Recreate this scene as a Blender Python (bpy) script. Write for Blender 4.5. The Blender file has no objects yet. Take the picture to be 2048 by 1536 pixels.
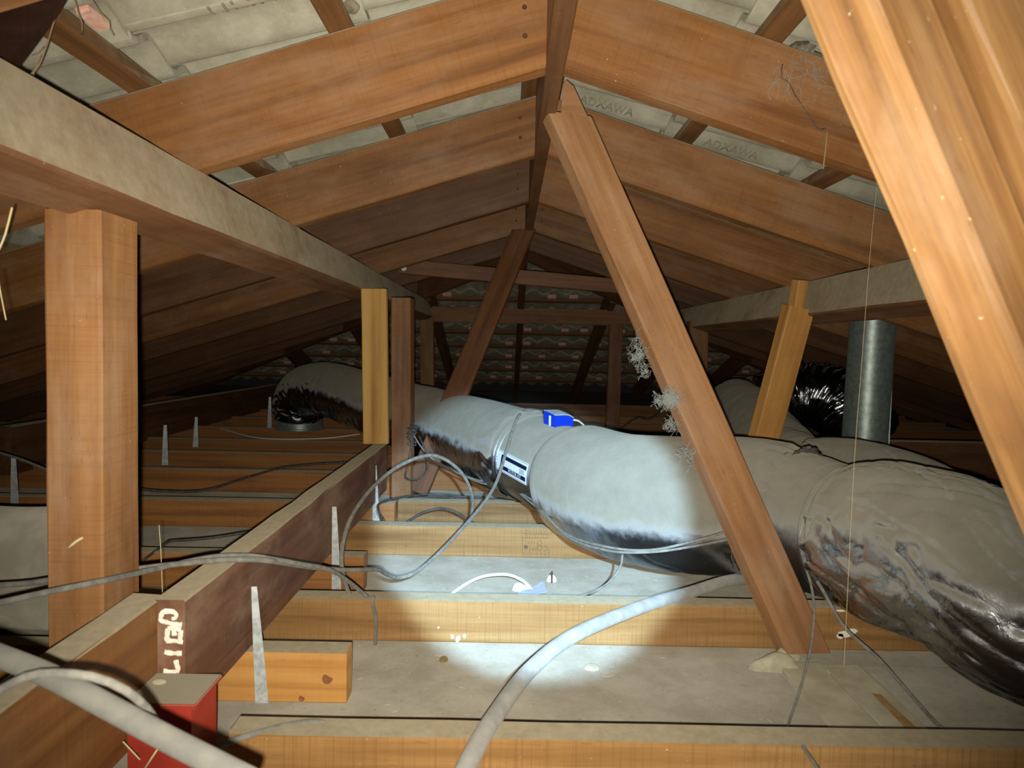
import bpy, bmesh, math, random
from mathutils import Vector, Matrix, noise
random.seed(7)
S = bpy.context.scene
COL = S.collection
V = Vector

# ------------------------------------------------------------------ camera
F = 1500.0
CAMZ = 0.61                      # lens height above the ceiling board
CAM = V((0, 0, CAMZ))
yc = V(((1020-1024)/F, (768-695)/F, 1.0)).normalized()      # attic length axis seen in (right, up, forward)
zc = V((0.02, 1.0, 0.0)); zc = (zc - yc*zc.dot(yc)).normalized()
xc = V((zc.y*yc.z-zc.z*yc.y, zc.z*yc.x-zc.x*yc.z, zc.x*yc.y-zc.y*yc.x)) * -1.0
if xc.x < 0: xc = -xc
right = V((xc.x, yc.x, zc.x)); upv = V((xc.y, yc.y, zc.y)); fwd = V((xc.z, yc.z, zc.z))
cd = bpy.data.cameras.new('camera'); cam = bpy.data.objects.new('camera', cd); COL.objects.link(cam)
m = Matrix.Identity(4)
for i in range(3):
    m[i][0] = right[i]; m[i][1] = upv[i]; m[i][2] = -fwd[i]; m[i][3] = CAM[i]
cam.matrix_world = m
cd.sensor_width = 36.0; cd.lens = 36.0*F/2048.0; cd.clip_start = 0.02; cd.clip_end = 60
S.camera = cam
cd.dof.use_dof = True; cd.dof.focus_distance = 1.8; cd.dof.aperture_fstop = 8.5

# ------------------------------------------------------------------ world, lamps, exposure
w = bpy.data.worlds.new('world'); S.world = w; w.use_nodes = True
w.node_tree.nodes['Background'].inputs[0].default_value = (0.9, 0.8, 0.7, 1)
w.node_tree.nodes['Background'].inputs[1].default_value = 0.004
S.view_settings.view_transform = 'Standard'; S.view_settings.look = 'None'
S.view_settings.gamma = 1.0; S.view_settings.exposure = 0.0
S.view_settings.use_curve_mapping = False

def spot(name, loc, aim, energy, angle, blend, color, radius):
    l = bpy.data.lights.new(name, 'SPOT'); l.energy = energy; l.spot_size = math.radians(angle)
    l.spot_blend = blend; l.color = color; l.shadow_soft_size = radius
    o = bpy.data.objects.new(name, l); COL.objects.link(o); o.location = loc
    o.rotation_euler = (V(aim)-V(loc)).to_track_quat('-Z', 'Y').to_euler()
    return o
def W(x, y, z): return V((x, y, z+CAMZ))            # height measured from the lens
spot('phone_flash', W(-0.005, -0.015, -0.016), W(-0.03, 2.0, 0.02), 118.0, 96, 1.0, (1.0, 0.945, 0.81), 0.005)
spot('torch', W(0.085, -0.05, 0.075), W(0.066, 1.7, -0.400), 390.0, 23.5, 0.30, (0.43, 0.72, 1.0), 0.010)

# ------------------------------------------------------------------ surveying helpers
def P(px, py, Y):
    d = right*((px-1024)/F) + upv*((768-py)/F) + fwd
    return CAM + d*(Y/d.y)
def PZ(px, py, z):
    d = right*((px-1024)/F) + upv*((768-py)/F) + fwd
    return CAM + d*((z-CAMZ)/d.z)

# ------------------------------------------------------------------ node materials
def newmat(name):
    m = bpy.data.materials.new(name); m.use_nodes = True
    nt = m.node_tree; nt.nodes.clear()
    out = nt.nodes.new('ShaderNodeOutputMaterial'); b = nt.nodes.new('ShaderNodeBsdfPrincipled')
    nt.links.new(b.outputs[0], out.inputs[0])
    b.inputs['Diffuse Roughness'].default_value = 0.35
    return m, nt, b
def N(nt, t, **kw):
    n = nt.nodes.new(t)
    for k, v in kw.items(): setattr(n, k, v)
    return n
def setin(nt, sock, v):
    if hasattr(v, 'is_output'): nt.links.new(v, sock)
    else: sock.default_value = v
def math_(nt, op, a, b=0.0, clamp=False):
    n = N(nt, 'ShaderNodeMath', operation=op); n.use_clamp = clamp
    setin(nt, n.inputs[0], a); setin(nt, n.inputs[1], b); return n.outputs[0]
def maprange(nt, v, a, b, c=0.0, d=1.0):
    n = N(nt, 'ShaderNodeMapRange'); n.interpolation_type = 'SMOOTHSTEP'
    setin(nt, n.inputs[0], v); n.inputs[1].default_value = a; n.inputs[2].default_value = b
    n.inputs[3].default_value = c; n.inputs[4].default_value = d; return n.outputs[0]
def mix(nt, f, a, b, mode='MIX'):
    n = N(nt, 'ShaderNodeMix', data_type='RGBA', blend_type=mode)
    setin(nt, n.inputs[0], f); setin(nt, n.inputs[6], a); setin(nt, n.inputs[7], b); return n.outputs[2]
def coords(nt, scale, rnd=True, kind='Object'):
    tc = N(nt, 'ShaderNodeTexCoord'); mp = N(nt, 'ShaderNodeMapping'); mp.inputs[3].default_value = scale
    nt.links.new(tc.outputs[kind], mp.inputs[0])
    if rnd:
        oi = N(nt, 'ShaderNodeObjectInfo'); mu = math_(nt, 'MULTIPLY', oi.outputs['Random'], 37.0)
        cx = N(nt, 'ShaderNodeCombineXYZ'); nt.links.new(mu, cx.inputs[0]); nt.links.new(mu, cx.inputs[1])
        nt.links.new(cx.outputs[0], mp.inputs[1])
    return mp.outputs[0]
def noi(nt, co, scale=1.0, detail=4.0, rough=0.6, dist=0.0):
    n = N(nt, 'ShaderNodeTexNoise'); n.inputs['Scale'].default_value = scale
    n.inputs['Detail'].default_value = detail; n.inputs['Roughness'].default_value = rough
    n.inputs['Distortion'].default_value = dist
    nt.links.new(co, n.inputs['Vector']); return n.outputs[0]
def bump(nt, b, h, strength=0.3, dist=0.002):
    n = N(nt, 'ShaderNodeBump'); n.inputs['Strength'].default_value = strength; n.inputs['Distance'].default_value = dist
    nt.links.new(h, n.inputs['Height']); nt.links.new(n.outputs[0], b.inputs['Normal'])
def rgb(r, g, b): # from display values
    f = lambda c: ((c/255.0+0.055)/1.055)**2.4 if c > 10 else c/255.0/12.92
    return (f(r), f(g), f(b), 1)
DUST = rgb(150, 141, 121)
def dustmask(nt, lo, hi, amount=0.25, scale=(9, 9, 9)):
    g = N(nt, 'ShaderNodeNewGeometry'); s = N(nt, 'ShaderNodeSeparateXYZ'); nt.links.new(g.outputs['Normal'], s.inputs[0])
    n = noi(nt, coords(nt, scale), 1.0, 6, 0.7)
    a = math_(nt, 'ADD', s.outputs[2], math_(nt, 'MULTIPLY', math_(nt, 'SUBTRACT', n, 0.5), amount))
    return maprange(nt, a, lo, hi)
def wood(name, dark, base, light, grain=1.0, saw=0.25, rough=0.55, blot=0.5, dust=(0.24, 0.42), spec=0.3, film=0.0):
    m, nt, b = newmat(name)
    g1 = noi(nt, coords(nt, (1.6, 42*grain, 42*grain)), 1.0, 6, 0.62, 0.3)
    g2 = noi(nt, coords(nt, (0.7, 9, 9)), 1.0, 3, 0.5, 0.8)
    bl = noi(nt, coords(nt, (3.2, 6, 6)), 1.0, 4, 0.6)
    sw = noi(nt, coords(nt, (260, 5, 5)), 1.0, 3, 0.6)
    t = math_(nt, 'ADD', math_(nt, 'MULTIPLY', g1, 0.68), math_(nt, 'MULTIPLY', g2, 0.32))
    r = N(nt, 'ShaderNodeValToRGB'); e = r.color_ramp.elements
    e[0].position = 0.30; e[0].color = dark; e[1].position = 0.72; e[1].color = light
    x = r.color_ramp.elements.new(0.5); x.color = base
    nt.links.new(t, r.inputs[0]); c = r.outputs[0]
    c = mix(nt, math_(nt, 'MULTIPLY', maprange(nt, sw, 0.45, 0.75), saw), c, dark)
    c = mix(nt, maprange(nt, bl, 0.5, 0.78, 0, blot), c, dark)
    oi = N(nt, 'ShaderNodeObjectInfo')
    hs = N(nt, 'ShaderNodeHueSaturation'); nt.links.new(c, hs.inputs['Color'])
    nt.links.new(maprange(nt, oi.outputs['Random'], 0, 1, 0.86, 1.12), hs.inputs['Value']); c = hs.outputs[0]
    if film > 0:                                             # pale grime film rubbed into the face
        fm = noi(nt, coords(nt, (5, 11, 11)), 1.0, 5, 0.65)
        c = mix(nt, maprange(nt, fm, 0.42, 0.75, 0, film), c, rgb(176, 150, 124))
    sc = noi(nt, coords(nt, (30, 150, 150)), 1.0, 4, 0.7)
    c = mix(nt, maprange(nt, sc, 0.60, 0.74, 0, 0.45), c, dark)
    sp = noi(nt, coords(nt, (150, 150, 150)), 1.0, 2, 0.5)
    c = mix(nt, maprange(nt, sp, 0.74, 0.78, 0, 0.6), c, rgb(205, 185, 150))
    dm = dustmask(nt, dust[0], dust[1])
    dn = noi(nt, coords(nt, (60, 60, 60)), 1.0, 5, 0.7)
    dc = mix(nt, dn, rgb(116, 105, 84), rgb(164, 152, 127))
    nt.links.new(maprange(nt, dm, 0, 1, 0.25, 0.8), b.inputs['Diffuse Roughness'])
    c = mix(nt, dm, c, dc)
    nt.links.new(c, b.inputs['Base Color'])
    nt.links.new(maprange(nt, dm, 0, 1, rough, 0.95), b.inputs['Roughness'])
    b.inputs['Specular IOR Level'].default_value = spec
    bump(nt, b, math_(nt, 'ADD', g1, math_(nt, 'MULTIPLY', sw, 0.5)), 0.35, 0.0012)
    return m
MW = {}
MW['rafter'] = wood('oregon_timber', rgb(98, 60, 30), rgb(138, 92, 50), rgb(160, 113, 66), film=0.28)
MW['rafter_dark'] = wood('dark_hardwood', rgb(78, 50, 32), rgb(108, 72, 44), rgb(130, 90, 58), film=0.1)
MW['joist'] = wood('joist_pine', rgb(116, 80, 42), rgb(158, 118, 70), rgb(186, 148, 98), saw=0.45, blot=0.35)
MW['joist_far'] = wood('joist_orange', rgb(112, 70, 38), rgb(160, 108, 60), rgb(178, 126, 74), saw=0.2)
MW['block'] = wood('knotty_pine', rgb(150, 98, 46), rgb(196, 142, 76), rgb(212, 162, 96), saw=0.1, blot=0.35)
MW['beam'] = wood('brown_hardwood', rgb(72, 44, 32), rgb(112, 72, 54), rgb(138, 98, 76), saw=0.2, film=0.45)
MW['purlin'] = wood('purlin_hardwood', rgb(90, 60, 40), rgb(126, 86, 56), rgb(148, 106, 74), dust=(0.10, 0.36), film=0.3)
MW['post'] = wood('post_timber', rgb(114, 74, 44), rgb(154, 108, 66), rgb(182, 136, 88), film=0.45, saw=0.3)
MW['strut'] = wood('strut_timber', rgb(110, 74, 46), rgb(146, 104, 68), rgb(170, 130, 92), film=0.35, dust=(0.55, 0.8), saw=0.1, spec=0.4, rough=0.42)
MW['near'] = wood('weathered_strut', rgb(78, 50, 30), rgb(126, 90, 52), rgb(168, 130, 82), film=0.3, blot=0.7, saw=0.0, dust=(0.8, 1.2))
MW['yellow'] = wood('yellow_pine', rgb(176, 122, 52), rgb(214, 166, 86), rgb(226, 184, 110), grain=0.5, saw=0.1, blot=0.1)
MW['strut_far'] = wood('reddish_timber', rgb(82, 48, 26), rgb(118, 74, 42), rgb(138, 92, 56), film=0.1, dust=(0.6, 0.85))
MW['dark'] = wood('dark_timber', rgb(36, 20, 14), rgb(54, 32, 22), rgb(70, 44, 30), film=0.0)  # very dark brown, only for the corner offcut
MW['batten'] = wood('batten_timber', rgb(86, 58, 36), rgb(130, 90, 54), rgb(156, 112, 72))

def plain(name, col, rough=0.6, metal=0.0, spec=0.4, n=0.0, nsc=40, col2=None, dust=None):
    m, nt, b = newmat(name); c = col
    t = noi(nt, coords(nt, (nsc, nsc, nsc)), 1.0, 5, 0.65)
    if col2: c = mix(nt, maprange(nt, t, 0.35, 0.68), col, col2)
    if dust:
        dm = dustmask(nt, dust[0], dust[1]); c = mix(nt, dm, c, DUST)
        nt.links.new(maprange(nt, dm, 0, 1, rough, 0.95), b.inputs['Roughness'])
        if metal > 0: nt.links.new(maprange(nt, dm, 0, 1, metal, 0), b.inputs['Metallic'])
    else:
        b.inputs['Roughness'].default_value = rough; b.inputs['Metallic'].default_value = metal
    setin(nt, b.inputs['Base Color'], c)
    b.inputs['Specular IOR Level'].default_value = spec
    if n > 0: bump(nt, b, t, n, 0.002)
    return m
M = {}
def tile_mat():
    m, nt, b = newmat('concrete_tile')
    a = noi(nt, coords(nt, (7, 7, 7)), 1.0, 6, 0.7); f = noi(nt, coords(nt, (160, 160, 160)), 1.0, 3, 0.6)
    c = mix(nt, maprange(nt, a, 0.3, 0.7), rgb(160, 154, 132), rgb(198, 192, 172))
    c = mix(nt, maprange(nt, f, 0.62, 0.72, 0, 0.5), c, rgb(205, 200, 186))
    s = noi(nt, coords(nt, (2.5, 14, 14)), 1.0, 4, 0.6)
    c = mix(nt, maprange(nt, s, 0.58, 0.75, 0, 0.5), c, rgb(112, 104, 86))
    oi = N(nt, 'ShaderNodeObjectInfo'); hs = N(nt, 'ShaderNodeHueSaturation'); nt.links.new(c, hs.inputs['Color'])
    nt.links.new(maprange(nt, oi.outputs['Random'], 0, 1, 0.82, 1.1), hs.inputs['Value'])
    nt.links.new(hs.outputs[0], b.inputs['Base Color']); b.inputs['Roughness'].default_value = 0.8
    bump(nt, b, math_(nt, 'ADD', a, f), 0.4, 0.002); return m
M['tile'] = tile_mat()
M['glint_pink'] = plain('daylight_pink', rgb(236, 178, 156), 0.35, col2=rgb(250, 214, 198), nsc=60, n=0.2)  # pale pink that paints daylight glints onto the tiles
M['mortar'] = plain('dirty_mortar', rgb(118, 108, 88), 0.95, col2=rgb(160, 150, 130), nsc=50, n=0.6)
M['letters'] = plain('darkened_raised_letters', rgb(136, 130, 110), 0.85, col2=rgb(160, 154, 134))  # darker than the tile, standing in for shading along the letter edges
M['felt'] = plain('roof_cover', rgb(60, 54, 48), 0.9)
def floor_mat():
    m, nt, b = newmat('dusty_ceiling_board')
    a = noi(nt, coords(nt, (5, 5, 5), False), 1.0, 6, 0.7); f = noi(nt, coords(nt, (90, 90, 90), False), 1.0, 4, 0.7)
    c = mix(nt, maprange(nt, a, 0.3, 0.7), rgb(136, 128, 112), rgb(164, 157, 143))
    c = mix(nt, maprange(nt, f, 0.66, 0.74, 0, 0.7), c, rgb(204, 196, 180))
    c = mix(nt, maprange(nt, f, 0.38, 0.30, 0, 0.6), c, rgb(108, 96, 76))
    nt.links.new(c, b.inputs['Base Color']); b.inputs['Roughness'].default_value = 0.95; b.inputs['Diffuse Roughness'].default_value = 1.0
    bump(nt, b, math_(nt, 'ADD', a, math_(nt, 'MULTIPLY', f, 0.6)), 0.5, 0.004); return m
M['floor'] = floor_mat()
def foil_mat(name, lo, hi, rough=0.22, tint=rgb(190, 192, 196), amount=0.5, wr=0.5, glint=0.0):
    m, nt, b = newmat(name)
    dm = dustmask(nt, lo, hi, amount, (14, 14, 14))
    f2 = noi(nt, coords(nt, (170, 170, 170)), 1.0, 4, 0.7)
    dm2 = math_(nt, 'MULTIPLY', dm, maprange(nt, f2, 0.2, 0.42, 0.8, 1.0))
    at = N(nt, 'ShaderNodeAttribute'); at.attribute_name = 'bare'
    rm = at.outputs['Fac']; rg = rm
    if glint > 0: dm2 = math_(nt, 'MULTIPLY', dm2, math_(nt, 'SUBTRACT', 1.0, math_(nt, 'MULTIPLY', rm, glint)))
    dn = noi(nt, coords(nt, (16, 16, 16)), 1.0, 5, 0.7)
    dc = mix(nt, dn, rgb(118, 113, 100), rgb(152, 147, 132))
    nt.links.new(mix(nt, dm2, tint, dc), b.inputs['Base Color'])
    b.inputs['Diffuse Roughness'].default_value = 0.7
    nt.links.new(maprange(nt, dm2, 0, 1, 1.0, 0.0), b.inputs['Metallic'])
    nt.links.new(maprange(nt, dm2, 0, 1, rough, 0.85), b.inputs['Roughness'])
    wn = noi(nt, coords(nt, (36, 36, 36)), 1.0, 5, 0.55, 1.2)
    bump(nt, b, math_(nt, 'ADD', wn, math_(nt, 'MULTIPLY', rg, glint*0.3)), wr, 0.006); return m
M['foil_rear'] = foil_mat('dusty_foil_rear', -0.10, 0.30, 0.2, wr=0.3)
M['foil'] = foil_mat('dusty_foil', -0.48, -0.02, 0.3, wr=0.2)
M['foil_front'] = foil_mat('dusty_foil_front', -0.12, 0.42, 0.24, amount=0.7, wr=0.4, glint=0.9)
M['foil_bare'] = foil_mat('bare_foil', 0.75, 1.2, 0.14, wr=0.3)
M['tape'] = foil_mat('foil_tape', -0.25, 0.45, 0.34, rgb(176, 180, 184), 0.4, 0.25)
M['galv'] = plain('galvanised_steel', rgb(170, 182, 176), 0.45, 0.6, col2=rgb(140, 152, 148), nsc=55)
M['strap'] = plain('galvanised_strap', rgb(210, 214, 212), 0.5, 0.15, col2=rgb(172, 178, 178), nsc=60)
M['red'] = plain('red_oxide_paint', rgb(166, 54, 36), 0.6, col2=rgb(146, 44, 30), nsc=18, dust=(0.5, 0.8))
M['cable'] = plain('dusty_grey_cable', rgb(112, 110, 104), 0.7, col2=rgb(140, 136, 126), nsc=60)
M['cable_dark'] = plain('dark_cable', rgb(62, 60, 58), 0.6, col2=rgb(90, 86, 80), nsc=60)
M['cable_white'] = plain('white_cable', rgb(222, 220, 208), 0.5)
M['conduit'] = plain('dusty_conduit', rgb(112, 110, 104), 0.6, col2=rgb(128, 125, 117), nsc=30)
M['blue'] = plain('blue_plastic', rgb(16, 52, 180), 0.35, spec=0.5)
M['greytop'] = plain('dusty_grey_plastic', rgb(140, 146, 146), 0.8, col2=rgb(156, 160, 158))
M['white'] = plain('white_paint', rgb(244, 238, 226), 0.7, col2=rgb(226, 214, 196), nsc=120)
M['label'] = plain('label_white', rgb(214, 222, 228), 0.45)
M['ink'] = plain('label_navy', rgb(16, 24, 56), 0.5)
M['stamp'] = plain('faded_ink', rgb(112, 88, 62), 0.8)
M['plaster'] = plain('plaster_blob', rgb(176, 168, 142), 0.9, col2=rgb(198, 190, 168), nsc=50, n=0.6)
M['plaster_white'] = plain('white_plaster', rgb(226, 226, 220), 0.9, col2=rgb(206, 206, 200), nsc=80, n=0.5)
M['strip'] = plain('plaster_strip', rgb(166, 158, 132), 0.9, col2=rgb(188, 180, 156), nsc=12, n=0.3)
M['stain'] = plain('brown_glue', rgb(140, 108, 62), 0.8, col2=rgb(160, 132, 88), nsc=30)
M['web'] = plain('cobweb_fluff', rgb(150, 154, 152), 0.95, spec=0.1)
M['root'] = plain('dry_root', rgb(150, 126, 90), 0.9)
M['straw'] = plain('straw', rgb(212, 196, 150), 0.9)
M['nail'] = plain('rusty_nail', rgb(88, 54, 36), 0.7, 0.2)
M['wool'] = plain('dusty_wrap', rgb(160, 153, 136), 0.95, col2=rgb(182, 176, 160), nsc=10, n=0.4)
M['knot'] = plain('wood_knot', rgb(150, 92, 40), 0.7, col2=rgb(112, 62, 26), nsc=160)

# ------------------------------------------------------------------ object helpers
def link(name, me, mat=None, parent=None, label=None, cat=None, group=None, kind=None):
    o = bpy.data.objects.new(name, me); COL.objects.link(o)
    if mat and me is not None and not me.materials: me.materials.append(mat)
    if parent is not None: o.parent = parent
    if label: o['label'] = label
    if cat: o['category'] = cat
    if group: o['group'] = group
    if kind: o['kind'] = kind
    return o
def empty(name, loc, label, cat, group=None):
    o = link(name, None, None, None, label, cat, group); o.location = loc; o.empty_display_size = 0.05
    return o
def mesh(name, vs, fs, smooth=False):
    me = bpy.data.meshes.new(name); me.from_pydata([tuple(v) for v in vs], [], fs); me.update()
    if smooth:
        for p in me.polygons: p.use_smooth = True
    return me
def child_local(o, parent):                 # keep a world-built child in place under a moved parent
    o.parent = parent; bpy.context.view_layer.update()
    o.matrix_parent_inverse = parent.matrix_world.inverted()
def frame(p0, p1, up=(0, 0, 1), roll=0.0):
    x = (p1-p0).normalized(); u = V(up); y = u.cross(x)
    if y.length < 1e-4: y = V((0, 1, 0)).cross(x)
    y.normalize(); z = x.cross(y)
    if roll:
        c, s = math.cos(roll), math.sin(roll); y, z = y*c+z*s, z*c-y*s
    m = Matrix.Identity(4)
    for i in range(3): m[i][0] = x[i]; m[i][1] = y[i]; m[i][2] = z[i]; m[i][3] = p0[i]
    return m
def beam_mesh(L, wd, ht, cut0=0.0, cut1=0.0, ch=0.003, rough=0.0012, seed=0, seg=None, ycut0=0.0, ycut1=0.0):
    n = seg or max(2, min(26, int(L/0.12)))
    a, b = wd/2, ht/2
    ring = [(-a+ch, -b), (a-ch, -b), (a, -b+ch), (a, b-ch), (a-ch, b), (-a+ch, b), (-a, b-ch), (-a, -b+ch)]
    vs = []; fs = []
    for i in range(n+1):
        t = i/n
        for k, (y, z) in enumerate(ring):
            x = L*t + (cut0*z+ycut0*y)*(1-t) + (cut1*z+ycut1*y)*t
            q = V((x*7+seed*3.1, k*1.7, seed))
            dy = noise.noise(q)*rough; dz = noise.noise(q+V((9, 4, 2)))*rough
            vs.append((x, y+dy, z+dz))
    for i in range(n):
        for k in range(8):
            j = (k+1) % 8
            fs.append((i*8+k, i*8+j, (i+1)*8+j, (i+1)*8+k))
    fs.append(tuple(range(7, -1, -1))); fs.append(tuple(n*8+k for k in range(8)))
    fs = [tuple(reversed(f)) for f in fs]
    me = mesh('beam', vs, fs)
    bm = bmesh.new(); bm.from_mesh(me); bmesh.ops.recalc_face_normals(bm, faces=bm.faces); bm.to_mesh(me); bm.free()
    return me
SEED = [0]
def beam(name, p0, p1, wd, ht, mat, label=None, cat=None, group=None, up=(0, 0, 1), roll=0.0, cut0=0, cut1=0, parent=None, ch=0.003, rough=0.0012, ycut0=0, ycut1=0):
    p0 = V(p0); p1 = V(p1); SEED[0] += 1
    me = beam_mesh((p1-p0).length, wd, ht, cut0, cut1, ch, rough, SEED[0], None, ycut0, ycut1)
    o = link(name, me, mat, None, label, cat, group)
    o.matrix_world = frame(p0, p1, up, roll)
    if parent is not None: child_local(o, parent)
    return o
def spline(pts, step=0.012):
    pts = [V(p) for p in pts]; out = []
    P4 = [pts[0]*2-pts[1]] + pts + [pts[-1]*2-pts[-2]]
    for i in range(1, len(P4)-2):
        a, b, c, d = P4[i-1:i+3]; n = max(2, int((c-b).length/step))
        for k in range(n):
            t = k/n
            out.append(0.5*((2*b)+(c-a)*t+(2*a-5*b+4*c-d)*t*t+(3*b-a-3*c+d)*t**3))
    out.append(pts[-1]); return out
def tube_geo(path, rfun, nth, cap=True):
    n = len(path); T = []
    for i in range(n):
        T.append((path[min(i+1, n-1)]-path[max(i-1, 0)]).normalized())
    u = V((0, 0, 1)); u = u-T[0]*u.dot(T[0])
    if u.length < 0.1: u = V((0, 1, 0))-T[0]*T[0].y
    u.normalize(); vs = []; fs = []; s = 0.0
    for i in range(n):
        if i: s += (path[i]-path[i-1]).length
        u = (u-T[i]*u.dot(T[i])).normalized(); v = T[i].cross(u)
        for k in range(nth):
            th = 2*math.pi*k/nth; r = rfun(s, th, i) if callable(rfun) else rfun
            vs.append(path[i]+(u*math.cos(th)+v*math.sin(th))*r)
    for i in range(n-1):
        for k in range(nth):
            j = (k+1) % nth; fs.append((i*nth+k, i*nth+j, (i+1)*nth+j, (i+1)*nth+k))
    if cap: fs.append(tuple(range(nth-1, -1, -1))); fs.append(tuple((n-1)*nth+k for k in range(nth)))
    return vs, fs
def tube(name, pts, r, mat, label=None, cat=None, group=None, parent=None, nth=8, step=0.012, smooth_path=True):
    path = spline(pts, step) if smooth_path else [V(p) for p in pts]
    vs, fs = tube_geo(path, r, nth)
    o0 = path[0].copy()
    me = mesh(name, [v-o0 for v in vs], fs, True)
    o = link(name, me, mat, None, label, cat, group); o.location = o0
    if parent is not None: child_local(o, parent)
    return o
def cable(pts, r, mat, label, cat='cable', **k):
    return tube(k.pop('name', 'cable'), [P(*p) for p in pts], r, mat, label, cat, **k)
def joined(name, geos, mat, label=None, cat=None, group=None, parent=None, smooth=False, kind=None):
    vs = []; fs = []
    for a, b in geos:
        o = len(vs); vs += list(a); fs += [tuple(i+o for i in f) for f in b]
    org = V(vs[0]); me = mesh(name, [V(v)-org for v in vs], fs, smooth)
    o = link(name, me, mat, None, label, cat, group, kind); o.location = org
    if parent is not None: child_local(o, parent)
    return o
def box_geo(c, s, m=None):
    x, y, z = s[0]/2, s[1]/2, s[2]/2
    vs = [V((a*x, b*y, d*z)) for a in (-1, 1) for b in (-1, 1) for d in (-1, 1)]
    if m: vs = [m @ v for v in vs]
    vs = [v+V(c) for v in vs]
    return vs, [(0, 1, 3, 2), (4, 6, 7, 5), (0, 4, 5, 1), (2, 3, 7, 6), (0, 2, 6, 4), (1, 5, 7, 3)]
def blob(name, c, rx, ry, rz, mat, label=None, cat=None, group=None, parent=None, amp=0.3, sc=30, flat=True, sub=3):
    bm = bmesh.new(); bmesh.ops.create_icosphere(bm, subdivisions=sub, radius=1)
    for v in bm.verts:
        n = noise.noise(V((v.co.x*rx*sc, v.co.y*ry*sc, v.co.z*rz*sc))+V(c)*17)
        v.co *= 1+n*amp*1.6
        v.co = V((v.co.x*rx, v.co.y*ry, max(v.co.z, -0.25 if flat else -9)*rz))
    me = bpy.data.meshes.new(name); bm.to_mesh(me); bm.free()
    for p in me.polygons: p.use_smooth = True
    o = link(name, me, mat, None, label, cat, group); o.location = c
    if parent is not None: child_local(o, parent)
    return o
def text_mesh(s, size, ext=0.0002, spacing=1.0):
    c = bpy.data.curves.new('writing', 'FONT'); c.body = s; c.size = size; c.extrude = ext; c.space_character = spacing
    c.align_x = 'CENTER'; c.align_y = 'CENTER'; c.resolution_u = 2
    o = bpy.data.objects.new('writing', c); COL.objects.link(o); bpy.context.view_layer.update()
    dg = bpy.context.evaluated_depsgraph_get(); me = bpy.data.meshes.new_from_object(o.evaluated_get(dg))
    bpy.data.objects.remove(o); bpy.data.curves.remove(c); me.materials.clear()
    return me
M['wool'].node_tree.nodes['Principled BSDF'].inputs['Diffuse Roughness'].default_value = 1.0
M['conduit_mid'] = plain('grey_conduit', rgb(148, 146, 140), 0.5, col2=rgb(168, 164, 156), nsc=30)
def struct(o): o['kind'] = 'structure'; return o

# ------------------------------------------------------------------ roof geometry
RX = 0.07; TAN = 0.312; PITCH = math.atan(TAN); CP, SP = math.cos(PITCH), math.sin(PITCH)
RB = 0.50+CAMZ               # rafter underside height at the ridge line
RVH = 0.170                  # vertical depth of a rafter
HIPY = 4.30                  # ridge ends here, the hip end falls away behind
def under(X): return RB-TAN*abs(X-RX)

# floor = the ceiling lining of the room below
g = box_geo((0, 4.0, -0.0065), (7.6, 9.0, 0.013))
struct(joined('floor', [g], M['floor'], 'dusty ceiling board between the joists'))
for nm, c, s in (('wall_left', (-3.72, 3.9, 0.10), (0.1, 8.6, 0.28)), ('wall_right', (3.86, 3.9, 0.10), (0.1, 8.6, 0.28)), ('wall_back', (0.07, 8.25, 0.06), (7.6, 0.1, 0.14))):
    struct(joined(nm, [box_geo(c, s)], M['felt']))

# roof cover slabs with tiles and battens
def roof_frame(side):
    if side == 'left':  u, v = V((-CP, 0, -SP)), V((0, -1, 0))
    elif side == 'right': u, v = V((CP, 0, -SP)), V((0, 1, 0))
    else: u, v = V((0, CP, -SP)), V((-1, 0, 0))
    n = u.cross(v); o = V((RX, 0 if side != 'hip' else HIPY, RB+RVH))
    mm = Matrix.Identity(4)
    for i in range(3): mm[i][0] = u[i]; mm[i][1] = v[i]; mm[i][2] = n[i]; mm[i][3] = o[i]
    return mm
GAUGE = 0.355/CP; TL = GAUGE+0.075; TWD = 0.300; AMP = 0.017; BT = 0.034
def tile_geo():
    nv = 20; vs = []; fs = []
    prof = lambda v: AMP*(1-math.cos(2*math.pi*v/0.15+0.6)) 
    for lay in (0, 1):
        for e in (0, 1):
            for k in range(nv+1):
                v = (TWD-0.003)*k/nv
                vs.append((TL*e, v-TWD/2, prof(v)+0.026*e+0.013*lay))
    q = nv+1
    for k in range(nv):
        fs.append((k, q+k, q+k+1, k+1)); fs.append((2*q+k, 2*q+k+1, 3*q+k+1, 3*q+k))
        fs.append((k, k+1, 2*q+k+1, 2*q+k)); fs.append((q+k, 3*q+k, 3*q+k+1, q+k+1))
    fs.append((0, 2*q, 3*q, q)); fs.append((nv, q+nv, 3*q+nv, 2*q+nv))
    return vs, fs
tv, tf = tile_geo()
TILE = mesh('roof_tile', tv, tf)
for p in TILE.polygons: p.use_smooth = True
try:
    TILE.set_sharp_from_angle(angle=math.radians(40))
except Exception: pass
TILE.materials.append(M['tile'])
HIGHLIGHT = mesh('pink_highlight', *box_geo((0.010, 0, -0.006), (0.02, 0.060, 0.024))); HIGHLIGHT.materials.append(M['glint_pink'])  # small pink block added to a tile in place of a daylight glint
HALF = 3.6
embossed = {}
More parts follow.
